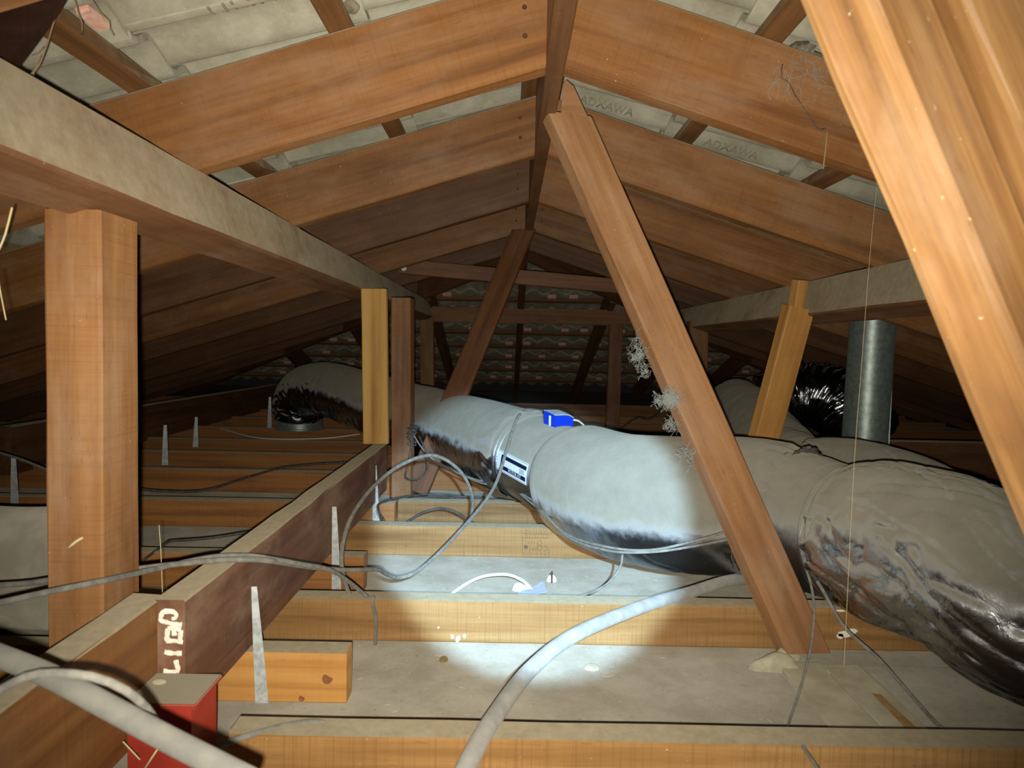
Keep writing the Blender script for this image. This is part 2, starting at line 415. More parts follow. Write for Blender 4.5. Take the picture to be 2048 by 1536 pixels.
for side in ('left', 'right', 'hip'):
    mm = roof_frame(side)
    L = HALF/CP+0.1
    if side == 'hip':
        vs = [(0, 0, 0.125), (L, -HALF, 0.125), (L, HALF, 0.125), (0, 0, 0.14), (L, -HALF, 0.14), (L, HALF, 0.14)]
        fs = [(0, 1, 2), (3, 5, 4), (0, 3, 4, 1), (1, 4, 5, 2), (2, 5, 3, 0)]
    else:
        sg = -1 if side == 'left' else 1
        y0, y1, y2 = 0.1*sg, HIPY*sg, (HIPY+HALF)*sg
        a = [(0, y0), (0, y1), (L, y2), (L, y0)]
        vs = [(p[0], p[1], 0.125) for p in a]+[(p[0], p[1], 0.14) for p in a]
        fs = [(0, 1, 2, 3), (7, 6, 5, 4), (0, 4, 5, 1), (1, 5, 6, 2), (2, 6, 7, 3), (3, 7, 4, 0)]
    roof = struct(link('ceiling', mesh('roof_cover', vs, fs), M['felt'])); roof.matrix_world = mm
    roof['label'] = {'left': 'underside of the tiled roof slope on the left', 'right': 'underside of the tiled roof slope on the right', 'hip': 'underside of the tiled hip end at the back'}[side]
    nr = 10
    for r in range(nr):
        ub = (0.025+0.355*r)/CP                 # batten centre down the slope
        hv = ub*CP
        if side == 'hip':
            if r == 0: continue
            lo, hi = -hv+0.05, hv-0.05
        else:
            lo, hi = (0.35, HIPY+hv-0.05)
            if side == 'left': lo, hi = -hi, -lo
        SEED[0] += 1
        bme = beam_mesh(hi-lo, 0.042, BT, seed=SEED[0]); bme.materials.append(MW['batten'])
        b = link('batten', bme, None, roof)
        b.matrix_local = Matrix(((0, -1, 0, ub), (1, 0, 0, lo), (0, 0, 1, BT/2), (0, 0, 0, 1)))
        nt_ = int((hi-lo)/TWD)
        if side == 'right': starts = [lo+TWD*(k+0.5) for k in range(nt_)]
        else: starts = [hi-TWD*(k+0.5) for k in range(nt_)] if side == 'left' else [lo+(hi-lo-nt_*TWD)/2+TWD*(k+0.5) for k in range(nt_)]
        for k, vv in enumerate(starts):
            t = link('roof_tile', TILE, None, roof)
            t.matrix_local = Matrix.Translation((ub-0.050+random.uniform(-.003, .003), vv, BT+random.uniform(0, .002))) @ Matrix.Rotation(random.uniform(-.006, .006), 4, 'Z')
            embossed[(side, r, k)] = t
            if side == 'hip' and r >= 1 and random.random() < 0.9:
                lg = link('pink_highlight', HIGHLIGHT, None, t); lg.location = (0.004, random.choice((-0.07, 0.075)), 0.0)  # daylight between the back tiles, put in as pink blocks

# ------------------------------------------------------------------ ridge, rafters, hips
beam('ridge_board', (RX, 0.30, 0.487+CAMZ+0.105), (RX, HIPY, 0.487+CAMZ+0.105), 0.032, 0.21, MW['rafter_dark'],
     'dark ridge board running along the peak of the roof', 'ridge board')
def rafter(side, Y, mat, label, th=0.045, end=3.45, nails=False, start=None, vh=0.150):
    sg = -1 if side == 'left' else 1
    x0 = RX+sg*(0.0165 if start is None else start)
    ht = vh*CP
    zc0 = under(x0)+vh/2
    x1 = RX+sg*end
    p0 = V((x0, Y+th/2, zc0)); p1 = V((x1, Y+th/2, under(x1)+vh/2))
    o = beam('rafter', p0, p1, th, ht, mat, label, 'rafter', 'rafters of the main roof', cut0=-TAN)
    if nails:
        for q, (dx, dz) in enumerate(((0.040, 0.03), (0.038, -0.02))):
            c = V((x0+sg*dx, Y-0.0008, zc0-TAN*dx+dz))
            bm = bmesh.new(); bmesh.ops.create_cone(bm, cap_ends=True, segments=10, radius1=0.0048, radius2=0.004, depth=0.003, matrix=Matrix.Rotation(math.pi/2, 4, 'X'))
            me = bpy.data.meshes.new('nail'); bm.to_mesh(me); bm.free()
            n = link('nail', me, M['nail']); n.location = c; child_local(n, o)
    return o
ORD = ['nearest', 'second', 'third', 'fourth', 'fifth', 'sixth']
RY = [0.715, 1.346, 1.95, 2.57, 3.21, 3.84]
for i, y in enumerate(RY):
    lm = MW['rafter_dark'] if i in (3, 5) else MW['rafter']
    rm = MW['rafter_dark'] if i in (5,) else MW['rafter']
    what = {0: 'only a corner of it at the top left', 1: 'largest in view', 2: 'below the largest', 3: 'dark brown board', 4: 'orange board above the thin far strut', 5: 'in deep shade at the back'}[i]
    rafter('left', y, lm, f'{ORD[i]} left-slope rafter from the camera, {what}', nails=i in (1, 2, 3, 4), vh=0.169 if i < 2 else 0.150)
    what = {0: 'above the blurred strut', 1: 'largest in view, cobwebbed', 2: 'crossed by the tile strip above the right purlin', 3: 'shaded above the right purlin', 4: 'behind the big diagonal strut', 5: 'in deep shade at the back'}[i]
    rafter('right', y, rm, f'{ORD[i]} right-slope rafter from the camera, {what}', nails=i in (4,), vh=0.169 if i < 2 else 0.150)
for sg, nm in ((-1, 'left'), (1, 'right')):         # hip rafters and jack rafters of the main slopes
    p0 = V((RX+sg*0.03, HIPY+0.03, RB+0.075)); p1 = V((RX+sg*3.4, HIPY+3.4, RB+0.075-TAN*3.4))
    beam('hip_rafter', p0, p1, 0.038, 0.16, MW['rafter_dark'], f'dark hip rafter running down to the far {nm} corner', 'rafter')
    for q in range(1, 5):
        y = HIPY+0.62*q
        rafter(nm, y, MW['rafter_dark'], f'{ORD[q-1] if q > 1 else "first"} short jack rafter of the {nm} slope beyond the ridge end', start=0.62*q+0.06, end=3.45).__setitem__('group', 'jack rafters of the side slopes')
for j, x in enumerate((-1.17, -0.55, RX, 0.67, 1.29, 1.95, -1.85)):
    d = abs(x-RX)+0.05
    p0 = V((x, HIPY+d, RB+RVH/2-TAN*d)); p1 = V((x, HIPY+3.4, RB+RVH/2-TAN*3.4))
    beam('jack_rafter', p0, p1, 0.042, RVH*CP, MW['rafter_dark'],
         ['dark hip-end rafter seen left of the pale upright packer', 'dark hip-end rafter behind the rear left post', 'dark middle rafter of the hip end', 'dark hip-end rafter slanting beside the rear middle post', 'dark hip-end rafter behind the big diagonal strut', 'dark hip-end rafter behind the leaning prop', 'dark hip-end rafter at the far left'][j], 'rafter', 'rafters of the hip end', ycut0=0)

# ------------------------------------------------------------------ purlins and collar
PH, PW = 0.118, 0.085
def purlin(side, xface, y0, y1, label):
    sg = -1 if side == 'left' else 1
    s = V((-sg*CP, 0, SP)); n = V((sg*SP, 0, CP))       # up the slope, and away from the attic
    top = V((xface, 0, under(xface)-0.001))
    c = top - s*(PW/2) - n*(PH/2)
    o = beam('purlin', V((c.x, y0, c.z)), V((c.x, y1, c.z)), PW, PH, MW['purlin'], label, 'purlin', up=n, rough=0.003, ch=0.005)
    return o, c
pl, plc = purlin('left', -0.556, 0.25, 5.05, 'dust-grey purlin under the left rafters, resting on the thick near post')
pr, prc = purlin('right', 0.933, 0.9, 5.0, 'dust-grey purlin under the right rafters, above the round metal flue')
beam('purlin', (-0.62, 5.10, 0.215+CAMZ), (1.02, 5.10, 0.215+CAMZ), 0.045, 0.105, MW['rafter'], 'brown cross purlin under the hip end at the back', 'purlin')
ct = beam('collar_tie', P(800, 533, 3.29), P(1262, 575, 3.29), 0.035, 0.062, MW['strut_far'], 'thin brown collar tie spanning between far rafters, bolt at its left end', 'collar tie')
bm = bmesh.new(); bmesh.ops.create_cone(bm, cap_ends=True, segments=14, radius1=0.011, radius2=0.011, depth=0.006, matrix=Matrix.Rotation(math.pi/2, 4, 'X'))
bmesh.ops.create_cone(bm, cap_ends=True, segments=6, radius1=0.006, radius2=0.006, depth=0.012, matrix=Matrix.Rotation(math.pi/2, 4, 'X'))
me = bpy.data.meshes.new('bolt'); bm.to_mesh(me); bm.free()
b = link('bolt', me, M['galv']); b.location = P(808, 537, 3.268); child_local(b, ct)

# ------------------------------------------------------------------ joists
JH, JW = 0.09, 0.045
def joist(x0, x1, Y, mat, label, skew=0.0, z=0.0, group='ceiling joists'):
    return beam('joist', (x0, Y+JW/2-skew, z+JH/2), (x1, Y+JW/2+skew, z+JH/2), JW, JH, mat, label, 'joist', group)
jA = joist(-0.365, 3.4, 0.975, MW['joist'], 'nearest ceiling joist, along the bottom edge of the picture', -0.004)
jB = joist(-0.56, 3.4, 1.515, MW['joist'], 'pale ceiling joist in the torch light, second from the front, with white paint dabs', -0.004)
jC = joist(-0.60, 3.4, 2.155, MW['joist'], 'pale stamped ceiling joist in the torch light, third from the front')
jD = joist(-0.365, 1.4, 2.495, MW['joist'], 'pale ceiling joist just behind the stamped one, under the cable loops')
jE = joist(-0.42, 1.6, 3.15, MW['joist_far'], 'ceiling joist at the foot of the thin far strut')
for i, (y, xe, lb) in enumerate(((1.246, -0.266, 'knotty orange joist whose cut end shows right of the hanging beam, nearest one'), (1.827, -0.350, 'orange joist whose cut end shows right of the hanging beam behind the second strap'),
        (2.447, -0.369, 'orange joist on the left ending beside the loop of dark cable'), (3.03, -0.47, 'orange joist on the left, fourth from the front'), (3.52, -0.40, 'orange joist on the left, fifth from the front'),
        (3.99, 0.2, 'orange joist on the left, sixth from the front'), (4.57, 3.2, 'long joist behind the far duct elbow'))):
    o = joist(-3.4, xe, y, MW['block'] if i == 0 else MW['joist_far'], lb)
    if i == 0:
        for px, py, r in ((655, 1357, 0.009), (603, 1397, 0.005)):
            vs, fs = tube_geo([P(px, py, y-0.0002), P(px, py, y-0.0015)], r, 14)
            k = joined('knot', [(vs, fs)], M['knot'], parent=o)
for i, y in enumerate((5.2, 5.8, 6.4, 7.0)):
    joist(-3.4, 3.4, y, MW['joist_far'], f'{["first", "second", "third", "last"][i]} of the far joists below the hip end')
joist(0.9, 3.4, 3.7, MW['joist_far'], 'dark joist on the right behind the round flue')

# hanging beams over the joists
BT_ = 0.26
hb2 = beam('hanging_beam', (-0.455, 1.0, (BT_+JH)/2), (-0.455, 2.665, (BT_+JH)/2), 0.046, BT_-JH, MW['beam'], 'dusty brown hanging beam running away from the painted letters', 'beam', rough=0.002)
hb1 = beam('hanging_beam', (-0.493, 0.28, (BT_+JH)/2), (-0.493, 1.022, (BT_+JH)/2), 0.046, BT_-JH, MW['rafter'], 'short hanging beam at the lower left, beside the red steel bracket', 'beam', rough=0.002)
beam('hanging_beam', (-1.95, 2.9, 0.17), (-1.95, 6.3, 0.17), 0.05, 0.19, MW['rafter_dark'], 'dark hanging beam far left above the row of straps', 'beam')
beam('hanging_beam', (1.74, 3.5, 0.17), (1.74, 6.2, 0.17), 0.05, 0.17, MW['rafter_dark'], 'dark hanging beam far right below the crinkled bare foil duct', 'beam')
beam('hanging_beam', (1.40, 3.12, 0.17), (3.3, 3.12, 0.17), 0.05, 0.17, MW['rafter_dark'], 'dark beam at the right with a thin pale wire along its top', 'beam')

# painted letters on the cut end of the long hanging beam
def stroke(pts, r, name='painted_letter', parent=None, mat=None):
    path = [P(260+x/6.98, 1180+y/6.98, 0.9985) for x, y in pts]
    gs = []
    fine = spline(path, 0.0015)
    vs, fs = tube_geo(fine, lambda s, t, i: r*(0.85+0.3*noise.noise(fine[i]*300)), 8)
    vs = [V((v.x, 0.9995+(v.y-0.9985)*0.25, v.z)) for v in vs]
    return joined(name, [(vs, fs)], mat or M['white'], parent=parent, smooth=True)
def letter(strokes, r=0.0030):
    r *= 1.3
    gs = []
    for pts in strokes:
        fine = spline([P(260+x/6.98, 1180+y/6.98, 0.9985) for x, y in pts], 0.0012)
        vs, fs = tube_geo(fine, lambda s, t, i: r*(0.9+0.35*noise.noise(fine[i]*260)), 8)
        gs.append(([V((v.x, 0.9992+(v.y-0.9985)*0.25, v.z)) for v in vs], fs))
    joined('painted_letter', gs, M['white'], parent=hb2, smooth=True)
letter([[(722, 492), (600, 480), (500, 452), (430, 430), (425, 385), (455, 315), (540, 300), (615, 315), (640, 350), (625, 395), (580, 405)]], 0.0030)
letter([[(500, 720), (620, 715), (735, 735)], [(510, 720), (515, 620), (520, 540)], [(615, 640), (610, 590), (600, 545)], [(690, 720), (700, 620), (705, 560)], [(520, 540), (610, 540), (705, 560)]], 0.0029)
letter([[(480, 870), (560, 885), (640, 888), (720, 888)]], 0.0030)
letter([[(635, 980), (650, 1050), (668, 1110), (650, 1150)], [(650, 1152), (540, 1150), (465, 1140)]], 0.0033)

# red steel bracket
rb = empty('steel_bracket', (-0.417, 0.955, 0), 'red painted steel bracket with a dusty top, holding the lettered beam end', 'bracket')
joined('bracket_post', [box_geo((-0.428, 0.955, 0.077), (0.080, 0.080, 0.154))], M['red'], parent=rb)
def bevbox(name, c, s, mat, bev=0.003, parent=None, label=None, cat=None, m=None, seg=2):
    bm = bmesh.new(); bmesh.ops.create_cube(bm, size=1)
    bmesh.ops.scale(bm, vec=V(s), verts=bm.verts)
    bmesh.ops.bevel(bm, geom=bm.edges[:], offset=bev, segments=seg, affect='EDGES')
    me = bpy.data.meshes.new(name); bm.to_mesh(me); bm.free()
    o = link(name, me, mat, None, label, cat); o.matrix_world = Matrix.Translation(V(c)) @ (m.to_4x4() if m else Matrix.Identity(4))
    if parent is not None: child_local(o, parent)
    return o
bevbox('top_plate', (-0.425, 0.952, 0.1575), (0.090, 0.088, 0.007), M['red'], 0.0015, rb)

blob('paint_flake', V((-0.452, 0.965, 0.162)), 0.009, 0.006, 0.004, M['strip'], 'pale flake lying on the dusty red bracket', 'flake', sub=2)
# ------------------------------------------------------------------ posts, struts, packers
bz = plc.z-PH/2*CP
beam('post', (-0.595, 1.075, 0.0), (-0.595, 1.075, bz-0.004), 0.105, 0.078, MW['post'], 'thick pale brown post at the left holding up the left purlin', 'post', up=(1, 0, 0), rough=0.0018, ch=0.004)
beam('packer', P(757, 890, 2.635)+V((-0.008, 0, 0.006)), P(749, 578, 2.635), 0.030, 0.088, MW['yellow'], 'pale yellow upright board standing on the end of the hanging beam', 'packer', up=(1, 0, 0))
beam('post', P(806, 1010, 2.78), P(806, 597, 2.78), 0.10, 0.072, MW['rafter'], 'dark brown post behind the pale yellow upright board', 'post', up=(1, 0, 0))
beam('post', P(855, 790, 5.0), P(854, 640, 5.0), 0.045, 0.09, MW['rafter'], 'rear left post under the cross purlin, left of the thin strut', 'post', up=(1, 0, 0))
beam('post', P(1224, 866, 5.0), P(1232, 648, 5.0), 0.045, 0.088, MW['rafter'], 'rear middle post under the cross purlin, behind the blue motor', 'post', up=(1, 0, 0))
beam('post', P(1392, 880, 3.75), P(1395, 642, 3.75), 0.06, 0.095, MW['rafter'], 'rear right post under the right purlin, partly behind the big diagonal strut', 'post', up=(1, 0, 0))
# big diagonal strut, footed on the ceiling and notched under the ridge
a = V((0.600, 1.476, 0.012)); b_ = V((0.112, 1.615, 0.485+CAMZ))
st = beam('strut', a, b_, 0.048, 0.088, MW['strut'], 'big brown diagonal strut crossing in front of the silver duct up to the ridge', 'strut', up=(1, 0, 0), roll=math.radians(13), cut1=-0.445, cut0=-0.445, rough=0.0018, ch=0.004)
ep = [P(x, y, 1.597) for x, y in ((1121, 243), (1126, 168), (1133, 160), (1147, 172), (1183, 250), (1150, 255))]
evs = ep+[p+V((0.002, 0.046, 0)) for p in ep]; en = len(ep)
joined('notch_ear', [(evs, [tuple(range(en)), tuple(range(2*en-1, en-1, -1))]+[(i, en+i, en+(i+1) % en, (i+1) % en) for i in range(en)])], MW['strut'], parent=st)
beam('strut', P(832, 985, 2.79), P(1047, 462, 3.16), 0.035, 0.09, MW['strut_far'], 'thin far strut slanting up to the ridge, beside the tangle of dark cable', 'strut', up=(1, 0, 0), cut1=0.44)
# blurred near strut: two boards side by side, dark strip added for the shadowed gap
ns = empty('strut', (0.62, 0.55, 0.02), 'near diagonal strut of two pale boards at the upper right, out of focus', 'strut')
d0 = V((0.47, 0, -1.0)).normalized(); q0 = P(1735, 0, 0.56)
beam('board', q0-d0*0.22, q0+d0*0.95, 0.050, 0.074, MW['near'], up=(1, 0, 0), roll=math.radians(-30), parent=ns, rough=0.004, ch=0.006)
qg = P(1900, 0, 0.60)
beam('board', qg-d0*0.3, qg+d0*0.9, 0.03, 0.05, MW['rafter_dark'], up=(1, 0, 0), parent=ns)  # added dark filler, its colour stands in for the shaded recess
q1 = P(2030, 0, 0.545)
beam('board', q1-d0*0.30, q1+d0*0.85, 0.05, 0.092, MW['near'], up=(1, 0, 0), roll=math.radians(6), parent=ns, rough=0.005, ch=0.004)
# leaning prop on the right, with a notched top
pp = beam('prop', P(1512, 935, 2.34), P(1597, 615, 2.29), 0.045, 0.088, MW['block'], 'orange leaning prop with a notched top against the right purlin', 'prop', up=(1, 0, 0), roll=math.radians(14))
beam('tongue', P(1591, 622, 2.29), P(1600, 560, 2.275), 0.040, 0.034, MW['block'], up=(1, 0, 0), roll=math.radians(14), parent=pp)
# dark offcut by the first rafter
g = [P(x, y, 0.93) for x, y in ((-90, -90), (130, -40), (92, 22), (40, 92), (2, 142), (-90, 120))]
vs = g+[p+V((0, 0.02, 0)) for p in g]; n = len(g)
fs = [tuple(range(n)), tuple(range(2*n-1, n-1, -1))]+[(i, n+i, n+(i+1) % n, (i+1) % n) for i in range(n)]
joined('timber_offcut', [(vs, fs)], MW['dark'], 'dark timber offcut in the top left corner above the purlin', 'offcut')

# ------------------------------------------------------------------ metal straps
def strap(top, bot, wt, wb, label, Y, twist=38, nails=True):
    a, b = P(top[0], top[1], Y-0.004), P(bot[0], bot[1], Y-0.0012)
    n = 14; vs = []; fs = []
    for i in range(n+1):
        t = i/n; c = a.lerp(b, t); wd = wt+(wb-wt)*t; an = math.radians(twist)*(1-min(1, t*1.5))
        for sx in (-1, 1):
            for sy in (-1, 1):
                x, y = sx*wd/2, sy*0.0006
                vs.append(c+V((x*math.cos(an)-y*math.sin(an), x*math.sin(an)*0.35+y*math.cos(an)-abs(math.sin(an))*0.004, 0)))
    for i in range(n):
        o = i*4
        for p, q in ((0, 1), (1, 3), (3, 2), (2, 0)): fs.append((o+p, o+q, o+4+q, o+4+p))
    fs += [(0, 2, 3, 1), (n*4, n*4+1, n*4+3, n*4+2)]
    s = joined('strap', [(vs, fs)], M['strap'], label, 'strap', 'galvanised joist straps')
    if nails:
        for f, dx in ((0.90, -0.004), (0.915, 0.005), (0.80, 0.0)):
            c = a.lerp(b, f)+V((dx, -0.0015, 0))
            bm = bmesh.new(); bmesh.ops.create_uvsphere(bm, u_segments=8, v_segments=5, radius=0.0028)
            me = bpy.data.meshes.new('nail'); bm.to_mesh(me); bm.free()
            k = link('nail', me, M['strap'], s); k.location = c-s.location
    return s
strap((509, 1172), (524, 1408), 0.011, 0.0225, 'galvanised strap nailed to the knotty joist end, nearest in view', 1.246)
strap((669, 1013), (673, 1181), 0.012, 0.023, 'galvanised strap on the second joist end right of the hanging beam', 1.827)
strap((750, 930), (752, 1046), 0.012, 0.023, 'galvanised strap at the far end of the hanging beam, by the cable loop', 2.447)
strap((331, 850), (330, 930), 0.014, 0.026, 'middle galvanised strap in the row on the far left joists', 3.0, nails=False)
strap((393, 834), (391, 894), 0.013, 0.026, 'galvanised strap right of the middle one on the far left joists', 3.49, nails=False)
strap((540, 794), (539, 856), 0.014, 0.026, 'galvanised strap beside the far duct elbow', 4.5, nails=False)
strap((28, 913), (30, 1038), 0.016, 0.030, 'galvanised strap at the left edge, left of the thick post', 2.4, nails=False)

# ------------------------------------------------------------------ ducts
def duct_part(name, pts, rf, mat, parent, nth=72, step=0.012, cap=True, bare=None):
    path = spline(pts, step); total = sum((path[i+1]-path[i]).length for i in range(len(path)-1))
    f = lambda s, th, i: rf(s/total, s, th)
    vs, fs = tube_geo(path, f, nth, cap)
    o0 = path[0].copy(); me = mesh(name, [v-o0 for v in vs], fs, True)
    if bare:
        at = me.attributes.new('bare', 'FLOAT', 'POINT'); s_ = 0.0
        for i in range(len(path)):
            if i: s_ += (path[i]-path[i-1]).length
            for k in range(nth): at.data[i*nth+k].value = bare(s_/total, s_, 2*math.pi*k/nth)
    o = link(name, me, mat); o.location = o0
    if parent is not None: child_local(o, parent)
    return o
def nz(a, b, c): return noise.noise(V((a, b, c)))
def crease(s, th, k, f1=9.0, f2=1.6, tw=1.4):
    c, sn = math.cos(th), math.sin(th)
    n = nz(s*f1+sn*tw+k, c*f2+sn*0.7, sn*f2+k*2)
    return max(0.0, 1-abs(n)*5)**2
def pinch(t, t0, wdt, th, k, amp, cnt=16):
    d = max(0.0, 1-abs(t-t0)/wdt)
    return d*d*amp*(0.5+0.5*math.cos(cnt*th+3*nz(th*2, k, t*20)))
def streak(s, th, k, slant=2.2, freq=11.0, along=1.1):
    t2 = (th+math.pi) % (2*math.pi)-math.pi              # seam of the pattern at the underside
    q = s*freq-t2*slant; a = t2*along+s*3.0
    n = nz(q*0.8+0.25*nz(a*2, q, k+3), a*0.28, k)
    br = max(0.0, min(1.0, (nz(q*0.9+9, a*0.8, k+7)+0.05)*5))
    return max(0.0, 1-abs(n)*16)*br
def front_bare(t, s, th):
    v = max(streak(s, th, 1.3), streak(s, th, 5.1, 3.4, 8.0, 1.6))
    return min(1.0, v)*0.4
# front duct
def front_r(t, s, th):
    r = 0.158+0.006*nz(s*5, math.cos(th)*1.3, math.sin(th)*1.3)
    r += 0.010*nz(s*7-0.6*math.sin(th), math.cos(th)*1.6, math.sin(th)*1.6+4)
    r -= 0.006*crease(s, th, 1.0, 8, 1.1, 5.0)+0.004*crease(s, th, 6.0, 14, 2.0, -4.0)
    r -= 0.0045*streak(s, th, 1.3)+0.0045*streak(s, th, 5.1, 3.4, 8.0, 1.6)+0.003*streak(s, th, 8.8, -1.5, 14.0, 1.0)
    e = max(0, 1-(1-t)/0.16); r -= 0.020*e*e+pinch(t, 1.0, 0.18, th, 2, 0.010, 18)
    return r
fd = empty('insulated_duct', P(1920, 1130, 1.32)*1.0, 'large dusty silver duct at the lower right, creased foil, nearest in view', 'duct')
FP = [P(2440, 1250, 1.2), P(2240, 1255, 1.2), P(2060, 1215, 1.22), P(1930, 1135, 1.31), P(1800, 1090, 1.44), P(1692, 1070, 1.56)]
duct_part('duct_wrap', FP, front_r, M['foil_front'], fd, nth=180, step=0.005, bare=front_bare)
for (x, y, Y, r) in ((1716, 1074, 1.53, 0.146), (1700, 1071, 1.55, 0.144)):
    c = P(x, y, Y); dr = (P(1800, 1090, 1.44)-P(1692, 1070, 1.56)).normalized()
    duct_part('tape_ring', [c, c+dr*0.006, c+dr*0.012], lambda t, s, th, r=r: r+0.003*math.sin(math.pi*t), M['tape'], fd, step=0.003)
# branch fitting, wrapped in tape
bf = empty('branch_fitting', P(1640, 1050, 1.62), 'smooth tape-wrapped silver branch piece between the two big ducts', 'duct fitting')
BP = [P(1694, 1070, 1.557), P(1655, 1058, 1.60), P(1615, 1042, 1.645), P(1585, 1033, 1.68)]
def branch_r(t, s, th):
    r = 0.140+0.012*t+0.002*nz(math.cos(th)*3, math.sin(th)*3, s*3)
    if 0.36 < t < 0.40: r += 0.002
    return r+0.004*max(0, nz(math.cos(th)*5, math.sin(th)*5, s*4+3))*(t > 0.4)
duct_part('tape_wrap', BP, branch_r, M['tape'], bf, nth=80, step=0.006)
# torn flap on top of the fitting
pts = [P(1590, 900, 1.62), P(1604, 893, 1.63), P(1620, 893, 1.64), P(1634, 904, 1.65), P(1640, 920, 1.655)]
gs = []
sp_ = spline(pts, 0.006); vs = []; fs = []
for i, p in enumerate(sp_):
    for k in range(6):
        q = p+V((0.003*nz(i*.9, k, 1), 0.012*k-0.02, -0.0035*k*k/2+0.010*nz(i*.6, k*.8, 5)))
        vs.append(q)
for i in range(len(sp_)-1):
    for k in range(5): fs.append((i*6+k, (i+1)*6+k, (i+1)*6+k+1, i*6+k+1))
n0 = len(vs); vs2 = [v+V((0, 0, 0.0012)) for v in vs]
joined('torn_flap', [(vs+vs2, fs+[tuple(i+n0 for i in reversed(f)) for f in fs])], M['foil_bare'], parent=bf, smooth=True)
# middle duct
md = empty('insulated_duct', P(1330, 1008, 1.8), 'smooth silver duct in the torch light, right of the blue damper motor', 'duct')
MP = [P(1588, 1034, 1.675), P(1540, 1022, 1.715), P(1480, 1012, 1.75), P(1380, 1008, 1.79), P(1270, 998, 1.89), P(1210, 982, 2.0), P(1152, 957, 2.165)]
def mid_r(t, s, th):
    r = 0.163+0.004*nz(s*4, math.cos(th), math.sin(th)+5)
    r -= 0.0010*crease(s, th, 2.0, 16, 1.5, 2.0)
    r -= pinch(t, 0.0, 0.16, th, 1, 0.016, 22)
    e = max(0, 1-(1-t)/0.10); r -= 0.016*e*e
    e = max(0, 1-t/0.05); r -= 0.010*e
    low = max(0, -math.cos(th)); r -= 0.004*low*crease(s, th, 6.0, 30, 3, 1)
    return r
duct_part('duct_wrap', MP, mid_r, M['foil'], md, nth=130, step=0.006)
# zone damper with its blue motor
dp = empty('zone_damper', P(1083, 930, 2.31), 'silver duct damper ring with a blue motor box on top and a printed label', 'damper')
D0, D1 = P(1150, 956, 2.17), P(1060, 912, 2.40)
DR = 0.138; ax = (D1-D0).normalized()
duct_part('collar', [D0, D0.lerp(D1, 0.35), D0.lerp(D1, 0.7), D1], lambda t, s, th: DR, M['tape'], dp, nth=72)
for f in (0.02, 0.07, 0.90, 0.97):
    c = D0.lerp(D1, f); duct_part('tape_ring', [c-ax*0.008, c, c+ax*0.008], lambda t, s, th: DR+0.002+0.005*math.sin(math.pi*t)+0.001*nz(th*4, f*9, 0), M['tape'], dp, step=0.003)
nrm = V((0, 0, 1)); nrm = (nrm-ax*nrm.dot(ax)).normalized(); sd = ax.cross(nrm)   # sd points to one side of the ring
if sd.y > 0: sd = -sd                                                           # towards the camera
cm = D0.lerp(D1, 0.52)
# motor box: sits on the crown
yaw = math.radians(30)
mb = P(1117, 839, 2.255); mrot = Matrix.Rotation(yaw, 3, 'Z')
bw, bd, bh = 0.066, 0.062, 0.060
def loc_box(pts): return [mb + mrot @ V(p) for p in pts]
def skin2(sec, x0, x1, nx=7):          # section (y, z) swept across the box, right end rounded down
    vs = []; n = len(sec)
    for k in range(nx):
        t = k/(nx-1); x = x0+(x1-x0)*t
        drop = 0.010*max(0, (t-0.55)/0.45)**2
        vs += loc_box([(x, y, z-(drop if z > 0 else 0)) for y, z in sec])
    fs = [tuple(range(n)), tuple(range(nx*n-1, (nx-1)*n-1, -1))]
    for k in range(nx-1):
        fs += [(k*n+i, (k+1)*n+i, (k+1)*n+(i+1) % n, k*n+(i+1) % n) for i in range(n)]
    return vs, fs
crown = [(-bd/2, 0.015), (-bd/2+0.008, 0.018), (-0.002, 0.022), (bd/2-0.012, 0.025), (bd/2, 0.024)]
sec = [(bd/2, -bh/2), (-bd/2, -bh/2)]+crown
mo = joined('motor_box', [skin2(sec, -bw/2, bw/2)], M['blue'], label='blue plastic motor box', parent=dp)
sec2 = [(y*1.02, z+0.0004) for y, z in crown]+[(y*1.02, z+0.0034) for y, z in crown[::-1]]
lid = joined('lid', [skin2(sec2, -bw/2-0.001, bw/2+0.001)], M['greytop'], label='grey dusty lid of the motor box', parent=dp)
joined('indicator', [box_geo(mb+mrot @ V((-bw/2-0.0008, -0.004, -0.002)), (0.0016, 0.008, 0.030), mrot)], M['label'], parent=dp)
joined('base_plate', [box_geo(mb+mrot @ V((0, 0, -bh/2-0.002)), (bw+0.012, bd+0.01, 0.006), mrot)], M['blue'], parent=dp)
# printed label wrapped on the ring
def on_ring(f, ang, lift=0.0012):               # ang from crown towards the camera side
    return D0.lerp(D1, f) + (nrm*math.cos(ang)+sd*math.sin(ang))*(DR+lift)
def patch(f0, f1, a0, a1, lift, nseg=8):
    vs = []; fs = []
    for l in (lift-0.0008, lift):
        for i in range(nseg+1):
            an = a0+(a1-a0)*i/nseg
            vs += [on_ring(f0, an, l), on_ring(f1, an, l)]
    o = 2*(nseg+1)
    for i in range(nseg):
        fs.append((2*i, 2*i+1, 2*i+3, 2*i+2)); fs.append((o+2*i, o+2*i+2, o+2*i+3, o+2*i+1))
    fs += [(0, o, o+1, 1), (2*nseg, 2*nseg+1, o+2*nseg+1, o+2*nseg)]
    fs += [(2*i, 2*i+2, o+2*i+2, o+2*i) for i in range(nseg)]+[(2*i+1, o+2*i+1, o+2*i+3, 2*i+3) for i in range(nseg)]
    return vs, fs
A0, A1 = math.radians(74), math.radians(100)
lab = joined('printed_label', [patch(0.16, 0.86, A0, A1, 0.0022)], M['label'], label='white label with navy print', parent=dp)
def ap(q): return A0+(A1-A0)*q
